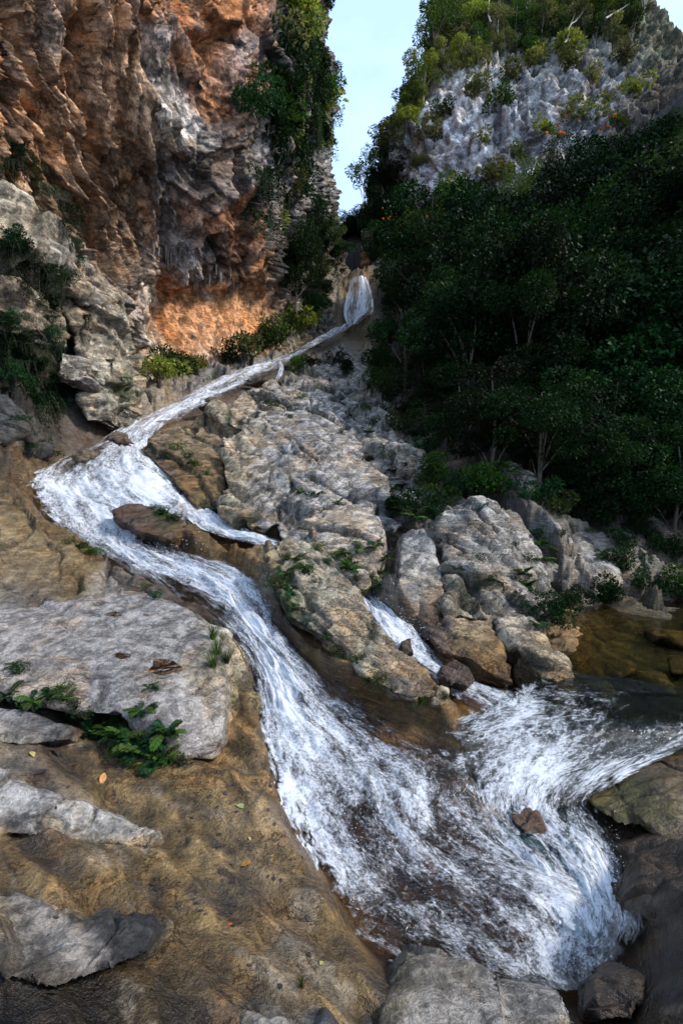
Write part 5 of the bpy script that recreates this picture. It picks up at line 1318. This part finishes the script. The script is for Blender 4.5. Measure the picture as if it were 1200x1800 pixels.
# --- ferns in the rocks
def fern(px, py, Y, s, n, label, up=0.0, side=None, group=None, kind=None):
    p = spot(px, py)
    s *= 0.62 if (py > 1240 and px < 330) else 0.75
    if py > 1240 and px < 330: n += 8
    r = empty('fern', p, RNG.uniform(0, 6) if side is None else side, s); tag(r, label, 'fern', group)
    for k in range(n):
        o = bpy.data.objects.new('frond', FROND[RNG.randrange(3) if kind is None else kind]); COL.objects.link(o); o.parent = r
        a = 2 * math.pi * k / n + RNG.uniform(-.3, .3)
        o.rotation_euler = (RNG.uniform(-.5, .45) + up, RNG.uniform(-.2, .2), a)
        o.location = (RNG.uniform(-.05, .05), RNG.uniform(-.05, .05), 0)
        q = RNG.uniform(.7, 1.15); o.scale = (q, q, q)
    return r
for px, py, Y, s, n, l in [
 (185,1285,4.05,1.0,13,'fern at the left end of the clump under the flat boulder'),(215,1300,4.0,1.1,15,'fern left of centre in the clump under the flat boulder'),(245,1318,3.9,1.3,18,'biggest drooping fern in the middle of the clump under the flat boulder'),(275,1340,3.85,1.0,15,'low fern at the bottom of the clump under the flat boulder'),(292,1290,3.85,.9,14,'fern at the right end of the clump against the boulder face'),(250,1250,3.95,.7,12,'small fern at the top of the clump under the boulder edge'),(160,1290,3.95,.8,11,'low fern on the brown rock left of the big clump'),(265,1210,4.0,.4,8,'little fern growing from a crack high in the front of the flat boulder'),
 (90,1222,4.2,.6,12,'fern in the crevice under the left end of the flat boulder'),(60,1232,4.15,.6,12,'fern further left in the crevice under the flat boulder'),(115,1232,4.1,.55,10,'fern on the right in the crevice under the flat boulder'),(25,1170,4.3,.5,10,'small fern on the crack across the flat boulder'),(8,1225,4.1,.6,11,'fern at the left picture edge below the flat boulder'),
 (640,965,None,.9,10,'fern on the rock slope above the dark hole'),(610,995,None,1.0,12,'fern on the mossy ledge left of the dark hole'),(620,1005,None,1.0,11,'second fern on the mossy ledge left of the dark hole'),(600,975,None,.8,9,'fern at the top of the mossy ledge'),(665,1010,7.6,.9,12,'fern hanging in the mouth of the dark hole'),(672,985,7.9,.9,11,'fern at the back of the dark hole'),(668,1035,7.3,.8,11,'fern at the foot of the dark hole above the small chute'),(660,960,8.4,.9,11,'fern above the dark hole between the two rock masses'),
 (520,985,7.3,.8,11,'fern at the top of the fluted rock tongue'),(535,998,7.2,.7,10,'fern on the shoulder of the fluted rock tongue'),(500,1010,6.9,.8,11,'fern hanging on the dark mossy side of the rock tongue'),(508,1040,6.55,.8,11,'fern lower on the dark mossy side of the rock tongue'),(515,1070,6.2,.6,9,'lowest fern on the mossy side of the rock tongue'),(575,1120,5.8,.5,8,'small fern at the foot of the fluted tongue'),(650,1195,4.9,.4,8,'tiny fern in the flutes near the tip of the rock tongue'),
 (730,910,9.0,1.3,12,'fern patch on top of the bank left of the cracked dome'),(755,905,9.1,1.3,12,'fern patch on the bank touching the cracked dome'),(705,905,9.2,1.1,11,'fern on the bank above the leaning rock'),(800,1000,7.5,.7,10,'fern in the long crack of the dome'),(918,1010,7.9,1.0,12,'bright fern in the crevice right of the dome'),(925,1030,7.6,1.0,12,'fern low in the crevice right of the dome'),(880,1025,7.3,.6,9,'small fern on the front of the dome'),(945,960,9.0,1.2,12,'fern in the gap between dome and pale block'),(935,935,9.3,1.2,12,'fern high in the gap between dome and pale block'),(950,985,8.6,1.1,11,'fern low in the gap between dome and pale block'),(1060,975,9.8,1.2,12,'fern growing over the top of the pale block'),(1090,1000,9.5,1.2,12,'fern right of the pale block'),(970,1092,6.9,1.0,12,'fern overhanging the pool from the dome foot'),(950,1100,6.8,.8,10,'small fern at the dome foot over the pool'),(870,1105,6.5,.5,8,'little fern on the ochre ramp'),
 (555,870,None,1.0,10,'fern in the upper crack of the grey rock slope'),(530,868,None,.9,9,'fern left in the upper crack of the grey rock slope'),(590,885,None,.9,9,'fern right in the upper crack of the grey rock slope'),(690,830,None,1.2,10,'fern in the blocky rocks near the jungle'),(650,760,None,1.4,10,'fern in the joint of the pale upper rocks'),(320,820,None,.9,9,'dark plant on the brown rock beside the upper pool'),(300,800,None,.8,9,'small plant on the crest of the brown rock beside the upper pool'),(340,815,None,.9,9,'plant at the right of the brown rock beside the upper pool'),
 (140,965,None,.7,12,'mossy plant on the left bank of the chute'),(155,970,None,.6,11,'second mossy plant on the left bank of the chute'),(285,902,10.3,.8,11,'mossy plant on the flat rock in the upper chute'),(300,910,10.1,.7,10,'low mossy plant at the end of the flat rock in the upper chute'),(500,650,None,2.2,10,'plant beside the thin trickle of the upper cascade')]:
    fern(px, py, Y, s, n, l)
for px, py, Y, s, l in [(375,1122,5.3,.5,'upright green tuft at the top of the boulder flank'),(382,1150,5.05,.55,'upright green tuft in the middle of the boulder flank'),(374,1172,4.85,.5,'lowest green tuft on the boulder flank'),(398,1165,4.9,.45,'grassy tuft right of the others on the boulder flank'),(530,1735,2.1,.14,'tiny green sprout on the brown rock near the bottom edge')]:
    t = empty('grass_tuft', spot(px, py), RNG.uniform(0, 6), s); tag(t, l, 'plant'); obj('foliage', TUFT[0] if RNG.random() < .5 else TUFT[2], t)

# low moss and seedlings in the seams of the rock
MOSS = [make_shrub(71, .16, .12, 420, .030, L_FERN, 3), make_shrub(72, .2, .12, 420, .034, L_MID, 3)]
for k, (px, py) in enumerate([(30,1182),(60,1240),(130,1245),(150,1255),(170,1262),(200,1275),(230,1330),(300,1335),(320,1345),(110,1215),(500,985),(525,1000),(540,1010),(490,1030),(505,1055),(515,1090),(545,1115),(600,1150),(625,1165),(660,1200),(690,1215),(740,1232),(780,1228),(590,980),(615,985),(630,1000),(625,1020),(640,1040),(650,1015),(560,965),(575,990),(735,915),(770,905),(790,890),(860,1020),(845,985),(905,960),(925,985),(940,1045),(915,1025),(985,940),(1040,935),(1070,985),(1000,1055),(1050,1058),(530,700),(575,690),(640,720),(655,745),(685,800),(710,820),(735,850),(600,760),(560,640),(610,660),(480,715),(510,735),(120,955),(150,960),(170,972),(290,900),(270,895),(310,915),(255,1035),(275,1050),(310,790),(330,805),(345,820),(360,835),(95,800),(60,790),(210,720),(225,735)]):
    p, n, _ = look(px, py)
    s = (.2 + .065 * p.y) * RNG.uniform(.6, 1.3)
    where = 'under the flat grey boulder' if (py > 1170 and px < 420) else ('on the fluted rock tongue' if (940 < py < 1240 and px < 660) else ('on the right bank outcrops' if (px > 700 and 860 < py < 1240) else ('on the rock by the upper pool' if px < 370 and py < 1060 else 'in the seams of the middle rock slope')))
    place(MOSS[k % 2], 'moss_clump', p + n * .01 * s, RNG.uniform(0, 6), s, 'low green moss clump ' + where, 'moss', 'moss clumps ' + where)
# ------------------------------------------------------------------ stalactites on the lip of the hollow
def stal_mesh(seed):
    rs = random.Random(seed)
    pts = []; rad = []
    for i in range(8):
        t = i / 7
        pts.append((rs.uniform(-.04, .04), rs.uniform(-.04, .04), 0.35 - 1.35 * t)); rad.append((0.20 * (1 - t)**1.3 + 0.012) * rs.uniform(.8, 1.2))
    v, f = tube(pts, rad, 7)
    me = mesh_np('stalactite', v, f, M_STAL)
    return me
t = NT('stalactite_rock')
tc = t.n('TexCoord').outputs['Object']
n = t.noise(t.mapping(tc, (6, 6, 1.5)), 1.0, 5, .6, .4)
cc = t.mix(n, (.05, .04, .035, 1), (.30, .25, .21, 1))
b = t.n('Bump', Strength=.6, Distance=.05, Height=n)
p = t.n('BsdfPrincipled', Base__Color=cc, Roughness=.8, Normal=b.outputs[0]); M_STAL = t.done(p.outputs[0])
ST = [stal_mesh(k) for k in range(5)]
for k in range(50):
    if k < 30: px = RNG.uniform(268, 335); py = 428 + 0.45 * (px - 268) + RNG.uniform(-12, 12)
    elif k < 50: px, py = RNG.uniform(335, 415), RNG.uniform(470, 500)
    else: px, py = RNG.uniform(385, 480), RNG.uniform(60, 210)
    q, nn = on_left(px, py)
    o = bpy.data.objects.new('stalactite', ST[k % 5]); COL.objects.link(o); o.parent = cliff_left
    o.location = q + nn * 0.15; s = RNG.uniform(.2, .75); o.scale = (s * .8, s * .8, s); o.rotation_euler = (0, 0, RNG.uniform(0, 6))

# ------------------------------------------------------------------ fallen leaves on the near rock
def fallen(seed, mat):
    rs = random.Random(seed); V = []; 
    n = 9
    for i in range(n):
        t = i / (n - 1); w = math.sin(math.pi * min(.97, max(.03, t)))**.8 * .30
        z = .12 * math.sin(t * 2.6 + seed) + .05
        V += [(t - .5, -w, z + .10 * w * 3), (t - .5, 0, z), (t - .5, w, z + .10 * w * 3)]
    F = []
    for i in range(n - 1):
        for j in (0, 1): F.append((3 * i + j, 3 * i + j + 1, 3 * i + j + 4, 3 * i + j + 3))
    return mesh_np('fallen_leaf', np.array(V), np.array(F), mat)
def plain(name, c, r=.6):
    t = NT(name); tc = t.n('TexCoord').outputs['Object']; n = t.noise(tc, 6, 4, .6)
    cc = t.mix(t.rng(n, .35, .65), tuple(x * .55 for x in c) + (1,), (*c, 1)); p = t.n('BsdfPrincipled', Base__Color=cc, Roughness=r)
    return t.done(p.outputs[0])
FL_D = [fallen(k, plain('dead_leaf_%d' % k, c)) for k, c in enumerate([(.03, .022, .018), (.045, .03, .02), (.025, .022, .025)])]
FL_Y = fallen(7, plain('yellow_leaf', (.42, .36, .10))); FL_O = fallen(8, plain('orange_leaf', (.45, .20, .04))); FL_G = fallen(9, plain('green_leaf', (.22, .26, .09))); FL_R = fallen(10, plain('red_leaf', (.6, .08, .02)))
def drop(px, py, me, s, label, group=None):
    p, nv, _ = look(px, py); o = obj('fallen_leaf', me); o.location = p + nv * s * .06; o.scale = (s, s, s)
    o.rotation_mode = 'QUATERNION'
    o.rotation_quaternion = nv.to_track_quat('Z', 'Y') @ Matrix.Rotation(RNG.uniform(0, 6.28), 3, 'Z').to_quaternion()
    tag(o, label, 'leaf', group)
for px, py, me, s, l in [(56,1328,FL_Y,.07,'pale yellow fallen leaf near the left edge below the flat boulder'),(180,1370,FL_O,.085,'curled orange leaf on the brown rock below the ferns'),(425,1418,FL_G,.075,'yellow-green fallen leaf right of centre on the brown slope'),(432,1520,FL_O,.075,'orange-brown leaf lower on the brown slope'),(405,1625,FL_R,.03,'tiny bright red petal on the brown rock'),(565,1695,FL_Y,.035,'small yellow leaf at the lower tip of the brown rock'),(438,1475,FL_Y,.03,'tiny yellow leaf near the middle of the brown slope'),(95,1325,FL_D[0],.09,'big black wet leaf left below the flat boulder'),(72,1360,FL_D[2],.10,'black curled leaf above the pale foreground ridge')]:
    drop(px, py, me, s, l)
for k in range(95):
    if k < 30: px, py = RNG.uniform(380, 480), RNG.uniform(1290, 1440)
    elif k < 60: px, py = RNG.uniform(260, 560), RNG.uniform(1380, 1640)
    else: px, py = RNG.uniform(20, 560), RNG.uniform(1300, 1760)
    drop(px, py, FL_D[k % 3], RNG.uniform(.014, .04), 'small dark dead leaf lying on the brown foreground rock', 'dead leaves on the foreground rock')

# rain puddles in the flat boulder
t = NT('puddle_water')
tr = t.n('BsdfTransparent', Color=(.10, .08, .05, 1)); gl = t.n('BsdfGlossy', Roughness=.04); fr = t.n('Fresnel', IOR=1.33)
m = t.n('MixShader'); t.i(m, 'i0', fr.outputs[0]); t.i(m, 'i1', tr.outputs[0]); t.i(m, 'i2', gl.outputs[0]); M_PUD = t.done(m.outputs[0])
def puddle(px, py, rx, ry, label):
    bm = bmesh.new(); rings = []
    c, n0, _ = look(px, py)
    mid_ = bm.verts.new(Vector((0, 0, 0)))
    for q in (.5, 1.0):
        vs = []
        for k in range(28):
            a = 2 * math.pi * k / 28; r = q * (1 + .13 * math.sin(3 * a + px) + .08 * math.sin(5 * a))
            p, n, _ = look(px + rx * r * math.cos(a), py + ry * r * math.sin(a))
            vs.append(bm.verts.new(p + n * .004 - c))
        rings.append(vs)
    mid_.co = n0 * .006
    for k in range(28):
        k2 = (k + 1) % 28
        bm.faces.new((mid_, rings[0][k], rings[0][k2])); bm.faces.new((rings[0][k], rings[1][k], rings[1][k2], rings[0][k2]))
    me = bpy.data.meshes.new('puddle'); bm.to_mesh(me); bm.free(); me.materials.append(M_PUD)
    me.polygons.foreach_set('use_smooth', np.ones(len(me.polygons), bool))
    o = obj('puddle', me); o.location = c; tag(o, label, 'puddle')
puddle(290, 1173, 27, 14, 'oval brown rain puddle on top of the flat grey boulder')
puddle(216, 1153, 14, 5, 'narrow dark wet hollow left of the puddle on the flat boulder')
puddle(200, 1080, 15, 4, 'thin dark wet hollow near the back edge of the flat boulder')
# ------------------------------------------------------------------ running water
def water_material(name, tint=(.80, .70, .60, 1), lace=0.0, soft=0.30, gloss=0.09, white_c=0.62, vs=1.0):
    t = NT(name)
    fu = t.attr('fu').outputs['Fac']; fv = t.attr('fv').outputs['Fac']
    foam = t.attr('foam').outputs['Fac']; edge = t.attr('edge').outputs['Fac']
    def vec(su, sv, o=0.0):
        return t.n('CombineXYZ', X=t.math('MULTIPLY', fu, su), Y=t.math('MULTIPLY', fv, sv * vs), Z=o).outputs[0]
    n1 = t.noise(vec(0.50, 0.20), 1.0, 4, 0.6, 0.8)
    n2 = t.noise(vec(2.0, 1.2, 3.0), 1.0, 5, 0.68, 1.0)
    n3 = t.noise(vec(6.5, 5.2, 7.0), 1.0, 4, 0.8, 0.1)
    n = t.math('ADD', t.math('ADD', t.math('MULTIPLY', n1, 0.36), t.math('MULTIPLY', n2, 0.30)), t.math('MULTIPLY', n3, 0.34))
    n = t.rng(n, 0.39, 0.61, 0.0, 1.0)
    if lace > 0:
        # torn threads of bubbles on swirling water
        w1 = t.noise(vec(1.1, 0.8, 11.0), 1.0, 5, 0.65, 1.0)
        web = t.rng(t.math('ABSOLUTE', t.math('SUBTRACT', w1, 0.5)), 0.0, 0.13, 1.0, 0.0, True)
        n = t.math('ADD', t.math('MULTIPLY', n, 1 - lace), t.math('MULTIPLY', web, lace))
    lo = t.math('MULTIPLY_ADD', foam, -0.80, 1.15 - soft); hi = t.math('ADD', lo, soft * 2)
    al = t.rng(n, lo, hi, 0.0, 1.0, True)
    al = t.math('MULTIPLY', al, t.rng(foam, 0.0, 0.12, 0, 0.95))
    hgt = t.math('ADD', t.math('MULTIPLY', n2, 0.6), t.math('ADD', t.math('MULTIPLY', n3, 0.35), t.math('MULTIPLY', n1, 0.6)))
    b = t.n('Bump', Strength=0.45, Distance=0.05, Height=hgt)
    b2 = t.n('Bump', Strength=0.25, Distance=0.04, Height=t.math('ADD', hgt, t.math('MULTIPLY', al, 0.35)))
    white = t.n('BsdfPrincipled', Base__Color=(white_c, white_c * 1.03, white_c * 1.08, 1), Roughness=0.55, Normal=b2.outputs[0])
    white.inputs['Subsurface Weight'].default_value = 0.0
    tr = t.n('BsdfTransparent', Color=tint)
    gl = t.n('BsdfGlossy', Roughness=gloss, Normal=b.outputs[0])
    fr = t.n('Fresnel', IOR=1.33, Normal=b.outputs[0])
    film = t.n('MixShader'); t.i(film, 'i0', t.math('MULTIPLY', fr.outputs[0], 1.3)); t.i(film, 'i1', tr.outputs[0]); t.i(film, 'i2', gl.outputs[0])
    m = t.n('MixShader'); t.i(m, 'i0', al); t.i(m, 'i1', film.outputs[0]); t.i(m, 'i2', white.outputs[0])
    clear = t.n('BsdfTransparent', Color=(1, 1, 1, 1))
    e = t.rng(t.math('ADD', edge, t.math('ADD', t.math('MULTIPLY', t.math('SUBTRACT', n1, 0.5), 1.5), t.math('MULTIPLY', t.math('SUBTRACT', n2, 0.5), 1.3))), 0.40, 0.72, 0, 1, True)
    m2 = t.n('MixShader'); t.i(m2, 'i0', e); t.i(m2, 'i1', clear.outputs[0]); t.i(m2, 'i2', m.outputs[0])
    return t.done(m2.outputs[0])

POOL_Z = 0.20
def feat(Y): return 0.13 * (np.maximum(Y, 1.5) / 3.0)**0.75
def water_mesh(name, W, FO, u, mat, lift=0.02, bump=1.0, seed=0, arch=0.25, sink=0.075, ends=(0.02, 0.02)):
    W = W.copy()
    ns, nu = W.shape[:2]
    Yc = W[..., 1]; ft = feat(Yc)
    ds = np.linalg.norm(np.diff(W[:, nu // 2], axis=0), axis=1)
    fv = np.concatenate([[0], np.cumsum(ds / ft[1:, nu // 2])])
    wid = np.linalg.norm(W[:, -1] - W[:, 0], axis=1)
    fu = np.broadcast_to((u[None] - 0.5) * float(np.median(wid / ft[:, nu // 2])), W.shape[:2]) + 0.0
    FV = np.broadcast_to(fv[:, None], fu.shape)
    q = np.stack([fu.ravel() * 0.7, FV.ravel() * 0.25, np.full(fu.size, seed * 3.1)], -1)
    warp = fbm(q * 0.5, 3, seed=seed + 5)
    b = fbm(q + warp[:, None] * 0.6, 4, 0.55, seed=seed + 9).reshape(ns, nu)
    r = fbm(q * 1.2 + warp[:, None], 3, 0.5, seed=seed + 31, ridge=True).reshape(ns, nu)
    us = np.clip(u, 0, 1)
    prof = (4 * us * (1 - us))[None]
    inside = sstep(-0.1, 0.08, u) * (1 - sstep(0.92, 1.1, u))
    W[..., 2] += (0.03 + (lift - 0.03) * sstep(16, 25, Yc)) * np.minimum(ft / 0.13, 2.5) - sink * np.minimum(ft / 0.13, 2.5) * (1 - sstep(14, 21, Yc)) + prof * arch * 0.06 * ft / 0.13 + inside[None] * bump * ft * (0.30 * b + 0.16 * FO * np.maximum(r - 0.3, 0) + 0.25 * FO * b)
    if name == 'basin_water':
        W[..., 2] = np.maximum(W[..., 2], (POOL_Z + 0.035 + 0.25 * ft * b * 0.3) * sstep(3.35, 4.35, W[..., 1]) - 0.25 * (1 - sstep(3.35, 4.35, W[..., 1])))
    me = mesh_np(name, W.reshape(-1, 3), grid_faces(ns, nu), mat)
    set_attr(me, 'fu', fu.ravel()); set_attr(me, 'fv', FV.ravel()); set_attr(me, 'foam', FO.ravel())
    pad = -u[0]
    e = sstep(-pad, 0.14, u) * (1 - sstep(0.86, 1 + pad, u))
    vv = np.linspace(0, 1, ns)
    ev = sstep(0, ends[0], vv) * (1 - sstep(1 - ends[1], 1, vv))
    set_attr(me, 'edge', (e[None] * ev[:, None]).ravel())
    return me
M_FLOW = water_material('running_water', lace=0.10, soft=0.46)
M_SWIRL = water_material('swirling_water', tint=(.42, .60, .56, 1), lace=0.22, soft=0.42)
M_FALL = water_material('falling_water', tint=(.9, .9, .9, 1), lace=0.0, soft=0.40, white_c=0.86, vs=0.22)
tag(obj('stream', water_mesh('stream', *COURSES['main'], M_FLOW, 0.03, 1.0, 1)), 'white foaming main chute sliding over brown rock into the basin', 'stream', kind='structure')
tag(obj('stream', water_mesh('stream', *COURSES['branch'], M_FLOW, 0.03, 1.0, 2)), 'short white side arm of the chute ending at the grey rock', 'stream', kind='structure')
tag(obj('stream', water_mesh('stream', *COURSES['upper'], M_FLOW, 0.12, 0.8, 3)), 'narrow white cascade running down from the waterfall', 'stream', kind='structure')
tag(obj('stream', water_mesh('stream', *COURSES['trickle'], M_FLOW, 0.14, 0.6, 4)), 'thin white trickle beside the upper cascade', 'stream', kind='structure')
tag(obj('stream', water_mesh('stream', *COURSES['side'], M_FLOW, 0.04, 1.2, 5)), 'short white chute spilling between the rocks into the basin', 'stream', kind='structure')
tag(obj('basin_water', water_mesh('basin_water', *COURSES['basin'], M_SWIRL, 0.05, 1.1, 6, ends=(0.06, 0.06))), 'swirling white and green water in the basin below the chutes', 'water', kind='structure')

# the waterfall itself: a bell-shaped veil standing off the rock
FALL = [((622,486),(642,486),44.4),((616,496),(649,498),44.1),((612,512),(654,515),43.7),((608,530),(657,534),43.2),((605,548),(657,550),42.8),((608,562),(642,558),42.4),((614,576),(627,573),42.0)]
Lp = cat_rom([f[0] for f in FALL], 110); Rp = cat_rom([f[1] for f in FALL], 110); Yp = cat_rom([(f[2], 0) for f in FALL], 110)[:, 0]
u = np.linspace(-0.12, 1.12, 46)
PX = Lp[:, None, 0] + (Rp - Lp)[:, None, 0] * u[None]; PY = Lp[:, None, 1] + (Rp - Lp)[:, None, 1] * u[None]
Wf = at(PX, PY, Yp[:, None] - 0.45 * np.clip(4 * u * (1 - u), 0, 1)[None])
FOf = np.broadcast_to(np.interp(u, [0, .1, .3, .5, .75, 1], [.9, .7, .66, .9, .95, .8])[None], Wf.shape[:2]).copy()
me = water_mesh('waterfall', Wf, FOf, u, M_FALL, 0.0, 0.25, 8, sink=0.0, ends=(0.03, 0.03))
# stretch the strands downwards
tag(obj('waterfall', me), 'white bell-shaped veil of the far waterfall dropping out of the dark slot', 'waterfall', kind='thing')

# still pool on the right
def pool_material():
    t = NT('pool_water')
    tc = t.n('TexCoord').outputs['Object']
    w1 = t.noise(tc, 2.2, 4, 0.5, 0.5); w2 = t.noise(tc, 14.0, 3, 0.5, 0.3)
    b = t.n('Bump', Strength=0.18, Distance=0.05, Height=t.math('ADD', w1, t.math('MULTIPLY', w2, 0.3)))
    tr = t.n('BsdfTransparent', Color=(.82, .78, .56, 1))
    gl = t.n('BsdfGlossy', Roughness=0.03, Normal=b.outputs[0])
    fr = t.n('Fresnel', IOR=1.33, Normal=b.outputs[0])
    m = t.n('MixShader'); t.i(m, 'i0', fr.outputs[0]); t.i(m, 'i1', tr.outputs[0]); t.i(m, 'i2', gl.outputs[0])
    return t.done(m.outputs[0])
pp = [(900,1215),(945,1180),(940,1110),(1000,1070),(1200,1050),(1450,1050),(1600,1150),(1600,1285),(1200,1282),(1100,1270),(1000,1250),(930,1236)]
pv = []
for a_, b_ in pp:
    a1, s1 = ray(a_, b_); Yq = (POOL_Z - CAMZ) / s1
    pv.append((a1 * Yq, Yq, POOL_Z))
bm = bmesh.new(); bm.faces.new([bm.verts.new(v) for v in pv]); bm.normal_update()
for f_ in bm.faces:
    if f_.normal.z < 0: f_.normal_flip()
me = bpy.data.meshes.new('pool'); bm.to_mesh(me); bm.free(); me.materials.append(pool_material())
tag(obj('pool', me), 'still dark green pool under the jungle bank', 'pool', kind='structure')

# drops thrown up where the water breaks
def spray(nm, spots_, seed):
    rs = np.random.RandomState(seed)
    V = []; 
    for px, py, rx, ry, up, n in spots_:
        n = n // 2
        a = rs.normal(size=(n, 2)) * 0.6
        P = hit(px + a[:, 0] * rx, py + a[:, 1] * ry)
        P[:, 2] += 0.01 + np.abs(rs.normal(size=n)) * up
        V.append(np.column_stack([P, 0.0015 * P[:, 1]**0.9 * rs.uniform(0.3, 1.0, n)]))
    V = np.vstack(V)
    O = np.array([[1,0,0],[-1,0,0],[0,1,0],[0,-1,0],[0,0,1],[0,0,-1]], float)
    Fo = np.array([[0,2,4],[2,1,4],[1,3,4],[3,0,4],[2,0,5],[1,2,5],[3,1,5],[0,3,5]])
    P = (V[:, None, :3] + O[None] * V[:, None, 3:]).reshape(-1, 3)
    F = (np.arange(len(V))[:, None, None] * 6 + Fo[None]).reshape(-1, 3)
    t = NT('water_drops'); p = t.n('BsdfPrincipled', Base__Color=(.68, .7, .73, 1), Roughness=0.3)
    return tag(obj(nm, mesh_np(nm, P, F, t.done(p.outputs[0]), True)), 'fine white drops thrown up by the rushing water', 'spray', kind='stuff')
spray('spray', [(330,965,40,14,.05,60),(470,1090,10,60,.05,120),(600,1420,30,60,.03,160),(700,1090,60,40,.08,260),(735,1120,40,30,.1,160),(940,1350,60,40,.03,140),(1080,1540,15,80,.03,160),(640,1490,60,40,.03,160),(120,850,60,30,.06,120),(820,1430,20,50,.03,100),(980,1690,60,14,.03,100),(480,1290,10,50,.02,80)], 3)
